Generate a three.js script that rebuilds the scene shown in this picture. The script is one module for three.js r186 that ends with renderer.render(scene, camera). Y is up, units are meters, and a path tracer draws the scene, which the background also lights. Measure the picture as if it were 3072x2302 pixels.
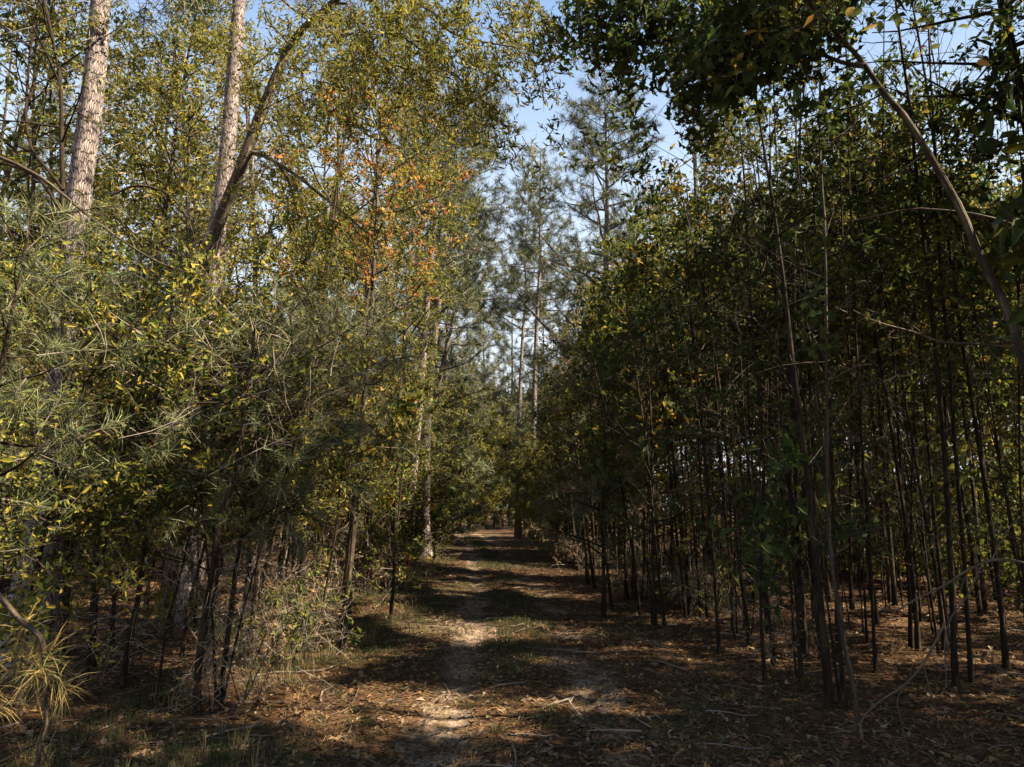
import * as THREE from 'three';
import { mergeGeometries } from 'three/addons/utils/BufferGeometryUtils.js';

// ---------------------------------------------------------------- camera, sky, sun, exposure
const scene = new THREE.Scene();
const F = 700, CX = 512, CY = 383.5, EYE = 2.0, PITCH = 10 * Math.PI / 180;   // focal length in pixels of a 1024 x 767 picture
const camera = new THREE.PerspectiveCamera(2 * Math.atan(CY / F) * 180 / Math.PI, 1024 / 767, 0.1, 900);
camera.position.set(0, EYE, 0);
camera.rotation.set(PITCH, 0, 0);
camera.updateMatrixWorld(true);

const SUN = new THREE.Vector3(0.72, 0.72, 0.16).normalize();      // high on the shaded side of the track, a little behind the viewer
{
  const W = 256, H = 128, data = new Float32Array(W * H * 4);
  const stops = [[0, 0.92, 0.96, 1.0], [0.15, 0.86, 0.94, 1.0], [0.38, 0.66, 0.80, 0.98], [0.6, 0.32, 0.49, 0.78], [1, 0.11, 0.21, 0.47]];
  for (let y = 0; y < H; y++) {
    const s = Math.max(0, Math.sin(((y + 0.5) / H - 0.5) * Math.PI));
    let k = 0; while (k < stops.length - 2 && s > stops[k + 1][0]) k++;
    const a = stops[k], b = stops[k + 1], t = (s - a[0]) / (b[0] - a[0]);
    for (let x = 0; x < W; x++) { for (let c = 0; c < 3; c++) data[(y * W + x) * 4 + c] = (a[c + 1] + (b[c + 1] - a[c + 1]) * t) * 0.24; data[(y * W + x) * 4 + 3] = 1; }
  }
  const sky = new THREE.DataTexture(data, W, H, THREE.RGBAFormat, THREE.FloatType);
  sky.mapping = THREE.EquirectangularReflectionMapping; sky.magFilter = THREE.LinearFilter; sky.needsUpdate = true;
  scene.background = sky; scene.environment = sky;
}
const sun = new THREE.DirectionalLight(new THREE.Color(1, 0.87, 0.67), 5);
sun.position.copy(SUN).multiplyScalar(60).add(new THREE.Vector3(0, 0, -15));
sun.target.position.set(0, 0, -15);
sun.castShadow = true; sun.shadow.mapSize.set(4096, 4096); sun.shadow.radius = 1.2;
Object.assign(sun.shadow.camera, { left: -45, right: 45, top: 45, bottom: -45, near: 1, far: 160 });
scene.add(sun, sun.target);
const renderer = new THREE.WebGLRenderer({ antialias: true });
renderer.setSize(1024, 767);
renderer.toneMapping = THREE.LinearToneMapping;
renderer.toneMappingExposure = 5.1;
renderer.shadowMap.enabled = true;

// ---------------------------------------------------------------- helpers
const V = (x, y, z) => new THREE.Vector3(x, y, z);
function rng(seed) { let a = (seed * 2654435761) >>> 0; return () => { a = (a + 0x6d2b79f5) | 0; let t = Math.imul(a ^ (a >>> 15), 1 | a); t = (t + Math.imul(t ^ (t >>> 7), 61 | t)) ^ t; return ((t ^ (t >>> 14)) >>> 0) / 4294967296; }; }
const R = rng(77);
const U = (r, a, b) => a + (b - a) * r();
const smooth = (a, b, x) => { const t = Math.min(1, Math.max(0, (x - a) / (b - a))); return t * t * (3 - 2 * t); };
const hash = (x, y) => { let h = Math.imul(x | 0, 374761393) + Math.imul(y | 0, 668265263); h = Math.imul(h ^ (h >>> 13), 1274126177); return ((h ^ (h >>> 16)) >>> 0) / 4294967296; };
function noise(x, y) { const i = Math.floor(x), j = Math.floor(y), u = x - i, v = y - j, a = u * u * (3 - 2 * u), b = v * v * (3 - 2 * v); return (hash(i, j) * (1 - a) + hash(i + 1, j) * a) * (1 - b) + (hash(i, j + 1) * (1 - a) + hash(i + 1, j + 1) * a) * b; }
const fbm = (x, y) => noise(x, y) * 0.5 + noise(x * 2.1 + 7, y * 2.1 + 3) * 0.28 + noise(x * 4.3 + 1, y * 4.3 + 9) * 0.14 + noise(x * 9 + 4, y * 9 + 2) * 0.08;

const cp = Math.cos(PITCH), sp = Math.sin(PITCH);
function ray(px, py) { const x = (px - CX) / F, y = -(py - CY) / F; return V(x, y * cp + sp, y * sp - cp); }      // a direction only
function P(px, py, d) { const r = ray(px, py); return V(0, EYE, 0).addScaledVector(r, d / -r.z); }             // d = metres along the track
function G(px, py) { const r = ray(px, py); return V(0, EYE, 0).addScaledVector(r, EYE / -r.y); }              // where it meets the ground
function project(p) { const y = p.y - EYE, zc = -(p.z * cp - y * -sp) , d = -p.z * cp + y * sp, u = y * cp + p.z * sp; return d > 0.2 ? [CX + F * p.x / d, CY - F * u / d, d] : null; }

// the line of the track: centre and half width of the clearing at z = -d
const trackX = (d) => 0.08 - 3.1 * Math.pow(Math.max(0, (d - 11) / 40), 1.5);
const clearing = (d) => 2.75 + 0.25 * Math.sin(d * 0.7) - 0.35 * smooth(15, 45, d);
function groundY(x, z) {
  const d = -z, o = x - trackX(d), side = Math.abs(o);
  const tracks = Math.exp(-((o + 0.72) ** 2) / 0.07) + 0.8 * Math.exp(-((o - 0.75) ** 2) / 0.1);
  return 0.10 * (fbm(x * 0.35 + 50, z * 0.35 + 20) - 0.5) + 0.03 * (noise(x * 2.3, z * 2.3) - 0.5) + 0.10 * smooth(2.2, 5, side) - 0.045 * tracks;
}
const ground = (x, z) => V(x, groundY(x, z), z);
const onGround = (px, py) => { const g = G(px, py); return ground(g.x, g.z); };

const used = new Map();
function numbered(name) { const n = used.get(name) ?? 0; used.set(name, n + 1); return n ? name + '_' + String(n).padStart(3, '0') : name; }
function thing(name, label, category, at, group) {
  const o = new THREE.Group(); o.name = numbered(name); o.position.copy(at); scene.add(o);
  o.userData = { label, category }; if (group) o.userData.group = group;
  return o;
}
function part(name, geometry, material, parent, kind) {
  const m = new THREE.Mesh(geometry, material); m.name = name; m.castShadow = m.receiveShadow = true; parent.add(m);
  if (kind) m.userData.kind = kind;
  return m;
}

// a bent tapering stem through points; uv in metres
function tube(points, radii, sides = 7, wobble = 0, seed = 1) {
  const n = points.length, pos = [], uv = [], nor = [], idx = [];
  const t = new THREE.Vector3(), a = new THREE.Vector3(), b = new THREE.Vector3(), ref = V(0.31, 0.05, 0.95);
  let along = 0;
  for (let i = 0; i < n; i++) {
    t.subVectors(points[Math.min(n - 1, i + 1)], points[Math.max(0, i - 1)]).normalize();
    a.crossVectors(t, Math.abs(t.dot(ref)) > 0.95 ? V(0, 1, 0) : ref).normalize(); b.crossVectors(t, a);
    if (i) along += points[i].distanceTo(points[i - 1]);
    for (let k = 0; k <= sides; k++) {
      const q = (k % sides) / sides * Math.PI * 2, w = 1 + wobble * (noise(Math.cos(q) * 2 + seed * 13, Math.sin(q) * 2 + i * 0.55 + seed) - 0.5) * 2, c = Math.cos(q), s = Math.sin(q);
      pos.push(points[i].x + (a.x * c + b.x * s) * radii[i] * w, points[i].y + (a.y * c + b.y * s) * radii[i] * w, points[i].z + (a.z * c + b.z * s) * radii[i] * w);
      nor.push(a.x * c + b.x * s, a.y * c + b.y * s, a.z * c + b.z * s);
      uv.push(k / sides * Math.max(0.12, Math.round(2 * Math.PI * radii[0] / 0.12) * 0.12), along);
    }
  }
  const row = sides + 1;
  for (let i = 0; i < n - 1; i++) for (let k = 0; k < sides; k++) { const o = i * row + k; idx.push(o, o + 1, o + row, o + 1, o + row + 1, o + row); }
  const g = new THREE.BufferGeometry();
  g.setAttribute('position', new THREE.Float32BufferAttribute(pos, 3)); g.setAttribute('normal', new THREE.Float32BufferAttribute(nor, 3)); g.setAttribute('uv', new THREE.Float32BufferAttribute(uv, 2)); g.setIndex(idx);
  return g;
}
const taper = (n, r0, r1, p = 1) => Array.from({ length: n }, (_, i) => r0 + (r1 - r0) * Math.pow(i / (n - 1), p));
function curve(points, n) { return new THREE.CatmullRomCurve3(points, false, 'centripetal').getPoints(n - 1); }

// ---------------------------------------------------------------- procedural materials
function texture(W, H, f, srgb, repeat = [1, 1]) {
  const d = new Uint8Array(W * H * 4);
  for (let y = 0; y < H; y++) for (let x = 0; x < W; x++) { const c = f(x / W, y / H); for (let k = 0; k < 3; k++) d[(y * W + x) * 4 + k] = Math.max(0, Math.min(255, c[k] * 255)); d[(y * W + x) * 4 + 3] = 255; }
  const t = new THREE.DataTexture(d, W, H); t.wrapS = t.wrapT = THREE.RepeatWrapping; t.magFilter = THREE.LinearFilter; t.minFilter = THREE.LinearMipmapLinearFilter; t.generateMipmaps = true;
  if (srgb) t.colorSpace = THREE.SRGBColorSpace; t.repeat.set(...repeat); t.needsUpdate = true; return t;
}
// repeating cell noise (nearest and second nearest distance), nx x ny cells on the tile
function cells(u, v, nx, ny, seed) {
  const x = u * nx, y = v * ny, i = Math.floor(x), j = Math.floor(y); let d1 = 9, d2 = 9, id = 0;
  for (let a = -1; a <= 1; a++) for (let b = -1; b <= 1; b++) {
    const p = ((i + a) % nx + nx) % nx, q = ((j + b) % ny + ny) % ny, h = hash(p + seed * 91, q + seed * 37), dx = i + a + 0.15 + 0.7 * h - x, dy = j + b + 0.15 + 0.7 * hash(p * 7 + seed, q * 3 + 5) - y, d = Math.hypot(dx, dy);
    if (d < d1) { d2 = d1; d1 = d; id = h; } else if (d < d2) d2 = d;
  }
  return [d1, d2, id];
}
const tileNoise = (u, v, n, m, s) => { const f = (i, j) => hash(((i % n) + n) % n + s * 17, ((j % m) + m) % m + s * 31), x = u * n, y = v * m, i = Math.floor(x), j = Math.floor(y), a = (x - i) ** 2 * (3 - 2 * (x - i)), b = (y - j) ** 2 * (3 - 2 * (y - j)); return (f(i, j) * (1 - a) + f(i + 1, j) * a) * (1 - b) + (f(i, j + 1) * (1 - a) + f(i + 1, j + 1) * a) * b; };
function pineBark(u, v) {
  const w = 0.025 * (tileNoise(u, v, 8, 12, 3) - 0.5), [d1, d2, id] = cells(u + w * 2.4 + 0.02 * Math.sin(v * 31.4), v + w * 2, 7, 4, 2), gap = smooth(0.0, 0.28, d2 - d1 + 0.16 * (tileNoise(u, v, 24, 14, 12) - 0.5)), fine = tileNoise(u, v, 60, 24, 5), mid = tileNoise(u, v, 20, 60, 8);
  return [gap, id, fine, mid];
}
const pineMap = texture(512, 512, (u, v) => { const [g, id, f, m] = pineBark(u, v), k = 0.72 + 0.28 * id + 0.22 * (f - 0.5) + 0.16 * (m - 0.5); return [(0.37 + 0.32 * g) * k, (0.33 + 0.30 * g) * k, (0.315 + 0.285 * g) * k]; }, true, [2, 1.6]);
const pineBump = texture(512, 512, (u, v) => { const [g, id, f, m] = pineBark(u, v), h = g * (0.6 + 0.25 * id) + 0.1 * f + 0.05 * m; return [h, h, h]; }, false, [2, 1.6]);
const greyMap = texture(256, 512, (u, v) => { const a = tileNoise(u, v, 30, 8, 1), b = tileNoise(u, v, 7, 9, 2), c = tileNoise(u, v, 50, 70, 6), k = 0.75 + 0.35 * (a - 0.5) + 0.3 * (c - 0.5), l = smooth(0.62, 0.8, b); return [(0.44 + 0.14 * l) * k, (0.40 + 0.16 * l) * k, (0.35 + 0.13 * l) * k]; }, true, [2.5, 1]);
const greyBump = texture(256, 512, (u, v) => { const a = tileNoise(u, v, 30, 8, 1), c = tileNoise(u, v, 50, 70, 6), h = 0.7 * a + 0.3 * c; return [h, h, h]; }, false, [2.5, 1]);
const litterMap = texture(1024, 1024, (u, v) => {
  const [d1, d2, id] = cells(u + 0.03 * tileNoise(u, v, 30, 30, 9), v + 0.03 * tileNoise(u, v, 30, 30, 4), 70, 46, 6), [, , id2] = cells(v, u, 90, 110, 3), f = tileNoise(u, v, 200, 200, 2), k = 0.5 + 0.3 * id + 0.22 * id2 + 0.3 * (f - 0.5);
  return [k * 0.95, k * (0.9 + 0.06 * id2), k * (0.84 + 0.1 * id)];
}, true);
const litterBump = texture(1024, 1024, (u, v) => { const [d1, d2, id] = cells(u + 0.03 * tileNoise(u, v, 30, 30, 9), v + 0.03 * tileNoise(u, v, 30, 30, 4), 70, 46, 6), f = tileNoise(u, v, 200, 200, 2), h = 0.6 * id + 0.4 * f; return [h, h, h]; }, false);

const bark = (o, map, bump, s) => new THREE.MeshPhysicalMaterial({ specularIntensity: 0.35, color: new THREE.Color().setRGB(...o), map, bumpMap: bump, bumpScale: s, roughness: 0.92 });
const M = {
  pine: bark([0.68, 0.665, 0.67], pineMap, pineBump, 0.028),
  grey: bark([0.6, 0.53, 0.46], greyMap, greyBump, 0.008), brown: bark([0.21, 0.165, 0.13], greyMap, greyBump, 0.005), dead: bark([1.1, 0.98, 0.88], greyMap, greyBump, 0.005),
  leaf: new THREE.MeshPhysicalMaterial({ flatShading: true, vertexColors: true, color: 0xffffff, roughness: 1, specularIntensity: 0.25, transmission: 0.42, thickness: 0, side: THREE.DoubleSide }),
  needle: new THREE.MeshPhysicalMaterial({ flatShading: true, vertexColors: true, color: 0xffffff, specularIntensity: 0.5, roughness: 0.55, side: THREE.DoubleSide }),
  twig: new THREE.MeshPhysicalMaterial({ specularIntensity: 0.3, flatShading: true, vertexColors: true, color: 0xffffff, roughness: 0.85, side: THREE.DoubleSide }),
  ground: new THREE.MeshPhysicalMaterial({ specularIntensity: 0.25, vertexColors: true, map: litterMap, bumpMap: litterBump, bumpScale: 0.012, roughness: 1 }),
  litter: new THREE.MeshPhysicalMaterial({ specularIntensity: 0.3, flatShading: true, vertexColors: true, roughness: 0.75, side: THREE.DoubleSide }),
};

// ---------------------------------------------------------------- leaf, needle and twig sprays (one geometry each, set out on the crowns)
class Tris {
  constructor() { this.p = []; this.c = []; }
  tri(a, b, c, col) { for (const v of [a, b, c]) { this.p.push(v.x, v.y, v.z); this.c.push(col[0], col[1], col[2]); } }
  // thin three-sided twig
  stick(a, b, r0, r1, col, faces = 3) {
    const t = V().subVectors(b, a).normalize(), u = V().crossVectors(t, Math.abs(t.y) > 0.9 ? V(1, 0, 0) : V(0, 1, 0)).normalize(), w = V().crossVectors(t, u), A = [], B = [];
    for (let k = 0; k < 3; k++) { const q = k * 2.0944, d = V().addScaledVector(u, Math.cos(q)).addScaledVector(w, Math.sin(q)); A.push(a.clone().addScaledVector(d, r0)); B.push(b.clone().addScaledVector(d, r1)); }
    for (let k = 0; k < faces; k++) { const j = (k + 1) % 3; this.tri(A[k], A[j], B[k], col); this.tri(A[j], B[j], B[k], col); }
  }
  // leaf from a along dir; outline = [[along, half width], ...]; folded on its midrib and drooping to the tip
  leaf(a, dir, up, L, outline, col, fold = 0.25, droop = 0.2) {
    const s = V().crossVectors(dir, up).normalize(), n = V().crossVectors(s, dir).normalize();
    const at = (t, w) => a.clone().addScaledVector(dir, t * L).addScaledVector(s, w * L).addScaledVector(n, (Math.abs(w) * fold - droop * t * t) * L);
    if (outline.fan) { const b = at(0, 0), e = at(1, 0); for (const k of [1, -1]) { let q = at(outline.fan[0][0], outline.fan[0][1] * k); for (const [t, w] of outline.fan.slice(1)) { const c = at(t, w * k); this.tri(b, q, c, col); q = c; } this.tri(b, q, e, col); } return; }
    if (outline.length === 2) { const b = at(0, 0), e = at(1, 0); this.tri(b, at(outline[0][0], outline[0][1]), e, col); this.tri(b, e, at(outline[0][0], -outline[0][1]), col); return; }
    let l0 = at(0, 0), r0 = l0, m0 = l0;
    for (const [t, w] of outline) {
      const m = at(t, 0), l = w ? at(t, w) : m, r = w ? at(t, -w) : m;
      if (l0 !== m0) { this.tri(m0, l0, m, col); this.tri(m0, m, r0, col); }
      if (w) { this.tri(l0, l, m, col); this.tri(r0, m, r, col); }
      l0 = l; r0 = r; m0 = m;
    }
  }
  geometry() {
    const g = new THREE.BufferGeometry();
    g.setAttribute('position', new THREE.Float32BufferAttribute(this.p, 3)); g.setAttribute('color', new THREE.Float32BufferAttribute(this.c, 3)); return g;
  }
}
const rdir = (r, up = 0) => { const z = U(r, -1, 1), q = U(r, 0, 6.2832), s = Math.sqrt(1 - z * z); return V(s * Math.cos(q), z + up, s * Math.sin(q)).normalize(); };
const OUT = {
  oval: { fan: [[0.22, 0.17], [0.62, 0.19]] }, narrow: { fan: [[0.25, 0.09], [0.7, 0.09]] },
  kite: [[0.42, 0.24], [1, 0]], blade: [[0.4, 0.13], [1, 0]], star: [[0.25, 0.34], [0.45, 0.16], [1, 0]],
  lance: [[0.35, 0.13], [1, 0]],
  ovate: [[0.22, 0.20], [0.55, 0.24], [1, 0]],
  oak: [[0.2, 0.2], [0.36, 0.08], [0.56, 0.31], [0.72, 0.1], [1, 0]],
  round: [[0.15, 0.3], [0.5, 0.46], [0.85, 0.3], [1, 0]],
};
const pick = (r, list) => list[Math.floor(r() * list.length) % list.length];
const shade = (c, k) => [c[0] * k, c[1] * k, c[2] * k];
const TWIG = [0.10, 0.075, 0.055], PALE = [0.30, 0.24, 0.19];
function leafSpray(seed, { n = 30, len = 0.55, size = 0.075, out = 'ovate', colors, twig = TWIG, droop = 0.25, spread = 0.22, fine = false }) {
  const r = rng(seed), T = new Tris(), bend = rdir(r).multiplyScalar(0.12), at = (t) => V(bend.x * t * t, t, bend.z * t * t).multiplyScalar(len);
  T.stick(at(0), at(1), 0.005, 0.0016, twig);
  const tips = [];
  for (let k = 0; k < 6; k++) { const t = U(r, 0.1, 0.9), a = at(t), b = a.clone().addScaledVector(rdir(r, 0.5), spread * (1.15 - t * 0.5)); if (fine || k % 3 === 0) T.stick(a, b, 0.003, 0.0012, twig); tips.push([a, b]); }
  for (let k = 0; k < n; k++) {
    let a; if (k % 4 === 3) a = at(U(r, 0.2, 1)); else { const [p, q] = tips[k % 6]; a = p.clone().lerp(q, U(r, 0.3, 1)); }
    const dir = rdir(r, -0.15), up = rdir(r, 1.4);
    T.leaf(a, dir, Math.abs(up.dot(dir)) > 0.95 ? V(0.3, 1, 0.2).normalize() : up, size * U(r, 0.65, 1.2), OUT[out], shade(pick(r, colors), U(r, 0.7, 1.3)), U(r, 0.1, 0.5), droop * U(r, 0, 2));
  }
  return T.geometry();
}
// needles round a shoot that points along +y
function needleTuft(T, r, a, dir, n, L, w, colors, bent = true) {
  for (let k = 0; k < n; k++) {
    const t = U(r, -0.22, 0.04), d = dir.clone().multiplyScalar(U(r, 0.15, 1.25)).add(rdir(r)).normalize(), s = V().crossVectors(d, rdir(r)).normalize().multiplyScalar(w / 2);
    const p = a.clone().addScaledVector(dir, t), l = L * U(r, 0.7, 1.1), m = p.clone().addScaledVector(d, l * 0.55), q = p.clone().addScaledVector(d, l).add(V(0, -0.15 * l, 0)), col = shade(pick(r, colors), U(r, 0.7, 1.25));
    if (bent) { T.tri(p.clone().add(s), p.clone().sub(s), m.clone().add(s), col); T.tri(p.clone().sub(s), m.clone().sub(s), m.clone().add(s), col); T.tri(m.clone().add(s), m.clone().sub(s), q, col); } else T.tri(p.clone().add(s), p.clone().sub(s), q, col);
  }
}
function pineSpray(seed, { tufts = 3, needles = 60, L = 0.19, w = 0.0032, len = 0.4, colors, bent = false, twig = TWIG }) {
  const r = rng(seed), T = new Tris();
  T.stick(V(0, 0, 0), V(0, len, 0), 0.006, 0.004, twig);
  for (let k = 0; k < tufts; k++) {
    const t = k ? U(r, 0.25, 0.85) : 1, a = V(0, t * len, 0), dir = k ? rdir(r, 0.7) : V(0, 1, 0), b = k ? a.clone().addScaledVector(dir, U(r, 0.08, 0.28)) : a;
    if (k) T.stick(a, b, 0.004, 0.003, twig);
    needleTuft(T, r, b, dir, needles, L, w, colors, bent);
  }
  return T.geometry();
}
function twigSpray(seed, { n = 9, len = 0.7, col = PALE, r0 = 0.004 }) {
  const r = rng(seed), T = new Tris();
  const grow = (a, d, L, rad, depth) => {
    let p = a;
    for (let k = 0; k < 3; k++) { d = d.clone().addScaledVector(rdir(r), 0.28).normalize(); const q = p.clone().addScaledVector(d, L / 3); T.stick(p, q, rad * (1 - k * 0.25), rad * (0.75 - k * 0.22), shade(col, U(r, 0.7, 1.2)), depth === 2 ? 2 : 1); if (depth && r() < 0.8) grow(q, d.clone().addScaledVector(rdir(r), 0.9).normalize(), L * U(r, 0.3, 0.6), rad * 0.6, depth - 1); p = q; }
  };
  grow(V(0, 0, 0), V(0, 1, 0), len, r0, 2);
  for (let k = 0; k < n - 6; k++) grow(V(0, U(r, 0, 0.3), 0), rdir(r, 0.5), len * U(r, 0.4, 0.8), r0 * 0.8, 1);
  return T.geometry();
}
const C = {   // linear base colours of foliage
  green: [[0.042, 0.062, 0.013], [0.056, 0.076, 0.015], [0.078, 0.092, 0.018], [0.034, 0.054, 0.014]],
  yellowGreen: [[0.135, 0.138, 0.018], [0.19, 0.17, 0.02], [0.10, 0.112, 0.016], [0.27, 0.205, 0.024]],
  olive: [[0.13, 0.132, 0.025], [0.185, 0.17, 0.035], [0.085, 0.094, 0.02], [0.24, 0.21, 0.06]],
  autumn: [[0.30, 0.11, 0.022], [0.34, 0.16, 0.03], [0.24, 0.07, 0.018], [0.33, 0.20, 0.045], [0.22, 0.16, 0.04]],
  tan: [[0.26, 0.15, 0.065], [0.20, 0.11, 0.05], [0.30, 0.19, 0.085], [0.15, 0.10, 0.045]],
  needle: [[0.050, 0.064, 0.026], [0.066, 0.080, 0.030], [0.085, 0.094, 0.036], [0.040, 0.054, 0.025], [0.14, 0.11, 0.045]],
  paleNeedle: [[0.16, 0.165, 0.07], [0.19, 0.18, 0.08], [0.12, 0.13, 0.055], [0.24, 0.20, 0.09]],
  goldNeedle: [[0.24, 0.17, 0.05], [0.19, 0.14, 0.042], [0.29, 0.20, 0.065], [0.13, 0.115, 0.04]],
};
const variants = (k, f) => Array.from({ length: k }, (_, i) => f(i));
const NEEDLES = [...C.needle.slice(0, 4), ...C.needle.slice(0, 4), ...C.paleNeedle.slice(0, 3), C.needle[4]];
const S = {
  oakGreen: variants(4, (i) => leafSpray(100 + i, { colors: [...C.green, C.yellowGreen[0]], size: 0.118, out: 'kite', n: 21 })),
  oakNear: variants(4, (i) => leafSpray(180 + i, { colors: [...C.green, C.yellowGreen[0]], size: 0.105, out: 'oval', n: 24, fine: true })),
  gumNear: variants(4, (i) => leafSpray(190 + i, { colors: [...C.green, C.green[1], ...C.yellowGreen], size: 0.08, out: 'oval', n: 25, fine: true })),
  willow: variants(4, (i) => leafSpray(110 + i, { colors: [...C.olive, ...C.yellowGreen], size: 0.10, out: 'blade', n: 34, droop: 0.35, twig: [0.14, 0.11, 0.08] })),
  gum: variants(4, (i) => leafSpray(120 + i, { colors: [...C.yellowGreen, ...C.green, [0.21, 0.165, 0.03]], size: 0.108, out: 'kite', n: 23 })),
  gold: variants(3, (i) => leafSpray(130 + i, { colors: [...C.yellowGreen, ...C.yellowGreen, C.autumn[3], [0.26, 0.2, 0.03]], size: 0.10, out: 'kite', n: 23 })),
  autumn: variants(3, (i) => leafSpray(140 + i, { colors: C.autumn, size: 0.09, out: 'star', n: 22 })),
  lobed: variants(4, (i) => leafSpray(150 + i, { colors: [...C.green, C.green[0], C.green[2]], size: 0.15, out: 'oak', n: 20, spread: 0.3, fine: true })),
  broad: variants(3, (i) => leafSpray(160 + i, { colors: [...C.green, ...C.yellowGreen, C.autumn[0]], size: 0.13, out: 'ovate', n: 22, spread: 0.3, droop: 0.4, fine: true })),
  dry: variants(3, (i) => leafSpray(170 + i, { colors: C.tan, size: 0.075, out: 'kite', n: 16, twig: PALE, spread: 0.3, fine: true })),
  pine: variants(4, (i) => pineSpray(200 + i, { colors: NEEDLES, tufts: 2, needles: 44, w: 0.0055, L: 0.17 })),
  pineFar: variants(4, (i) => pineSpray(210 + i, { colors: NEEDLES, tufts: 5, needles: 30, w: 0.0095, len: 0.6, L: 0.2 })),
  pinePale: variants(3, (i) => pineSpray(220 + i, { colors: NEEDLES, tufts: 4, needles: 32, w: 0.0075 })),
  pineNear: variants(4, (i) => pineSpray(230 + i, { colors: NEEDLES, tufts: 1, needles: 66, bent: true, w: 0.0036, L: 0.22 })),
  pineTan: variants(2, (i) => pineSpray(240 + i, { colors: C.tan, tufts: 3, needles: 34, w: 0.0035 })),
  twigs: variants(4, (i) => twigSpray(250 + i, { col: PALE, n: 7 })),
  darkTwigs: variants(4, (i) => twigSpray(260 + i, { col: [0.11, 0.085, 0.065], n: 7 })),
};
const matOf = (key) => (/^pine/.test(key) ? M.needle : /wigs/.test(key) ? M.twig : M.leaf);

// ---------------------------------------------------------------- openings in the canopy
// ground spots that the sun reaches, with the radius of the opening
const SPOTS = [];
const spot = (r, ...list) => list.forEach(([px, py]) => { const g = G(px, py); SPOTS.push([g, r]); });
spot(0.4, [348, 597], [365, 601], [385, 607], [405, 615], [425, 624], [447, 632], [470, 637], [490, 633], [505, 625]);
spot(0.34, [232, 664], [255, 684], [275, 676], [297, 667], [322, 658], [262, 643], [284, 627], [300, 640]);
spot(0.85, [428, 557], [455, 561], [485, 566], [515, 569], [545, 571], [578, 572]);
spot(0.30, [528, 590], [556, 594], [588, 598], [545, 625], [572, 632], [660, 579], [640, 575]);
spot(0.2, [372, 704], [392, 708], [428, 690], [447, 701], [560, 710], [605, 708], [640, 704], [658, 703], [470, 722], [520, 730], [410, 650], [535, 665]);
spot(3, [455, 531], [480, 531], [505, 531]); for (const [px, py, d] of [[480, 500, 54], [462, 470, 52], [500, 480, 55], [490, 440, 58], [440, 440, 44]]) SPOTS.push([P(px, py, d), 2.4]);
spot(0.2, [693, 620], [715, 617], [856, 612], [895, 628], [925, 634], [945, 662], [900, 582], [960, 586]);
spot(0.45, [72, 596], [98, 602], [128, 594], [152, 590], [200, 582], [215, 590], [247, 603], [262, 612], [300, 615]);
for (const [px, py, d] of [[850, 46, 6], [884, 93, 6.2], [905, 117, 6.2], [950, 190, 6.2], [976, 247, 6.2], [914, 332, 6.2], [950, 342, 6.2], [1000, 341, 6.3], [885, 324, 6.2], [945, 585, 5.4], [985, 562, 5.4], [946, 650, 5.4], [890, 694, 5], [910, 680, 5], [1000, 686, 4.6]]) SPOTS.push([P(px, py, d), -0.02]); for (const [px, py, d] of [[40, 655, 3.3], [62, 688, 3.2], [20, 668, 3.3], [806, 24, 3.6], [868, 28, 3.6], [896, 25, 3.7], [924, 31, 3.6], [983, 66, 3.4], [880, 30, 3.8]]) SPOTS.push([P(px, py, d), 0.3]);   // boughs that catch the sun
{ const r = rng(60); for (let k = 0; k < 34; k++) { const d = U(r, 5, 34), x = trackX(d) + U(r, -2.4, 2.2); SPOTS.push([V(x, 0, -d), U(r, 0, 0.22)]); } }   // small broken dapples
const sunOpen = (p, k) => { for (const [g, r] of SPOTS) { const x = p.x - g.x, y = p.y - g.y, z = p.z - g.z, t = x * SUN.x + y * SUN.y + z * SUN.z; if (t > 0.6 && Math.hypot(x - t * SUN.x, y - t * SUN.y, z - t * SUN.z) < r + k) return true; } return false; };
// gaps between the crowns over the end of the track: [x, y, rx, ry, share of foliage that goes]
const GAPS = [[566, 82, 24, 30, 0.95], [670, 128, 26, 52, 1], [694, 140, 12, 60, 1], [560, 150, 24, 20, 0.5], [495, 262, 20, 14, 0.6], [490, 360, 18, 14, 0.7], [20, 100, 30, 60, 0.7], [155, 8, 16, 14, 0.8], [210, 108, 22, 14, 0.5], [352, 160, 36, 52, 0.72], [358, 300, 22, 30, 0.6], [270, 25, 14, 30, 0.8], [960, 110, 50, 80, 0.35], [905, 190, 24, 40, 0.35]];
const inGap = (p, r) => { const s = project(p); if (!s) return false; for (const [x, y, a, b, k] of GAPS) { const e = ((s[0] - x) / a) ** 2 + ((s[1] - y) / b) ** 2; if (e < 1 && r() < k) return true; } return false; };

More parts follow.
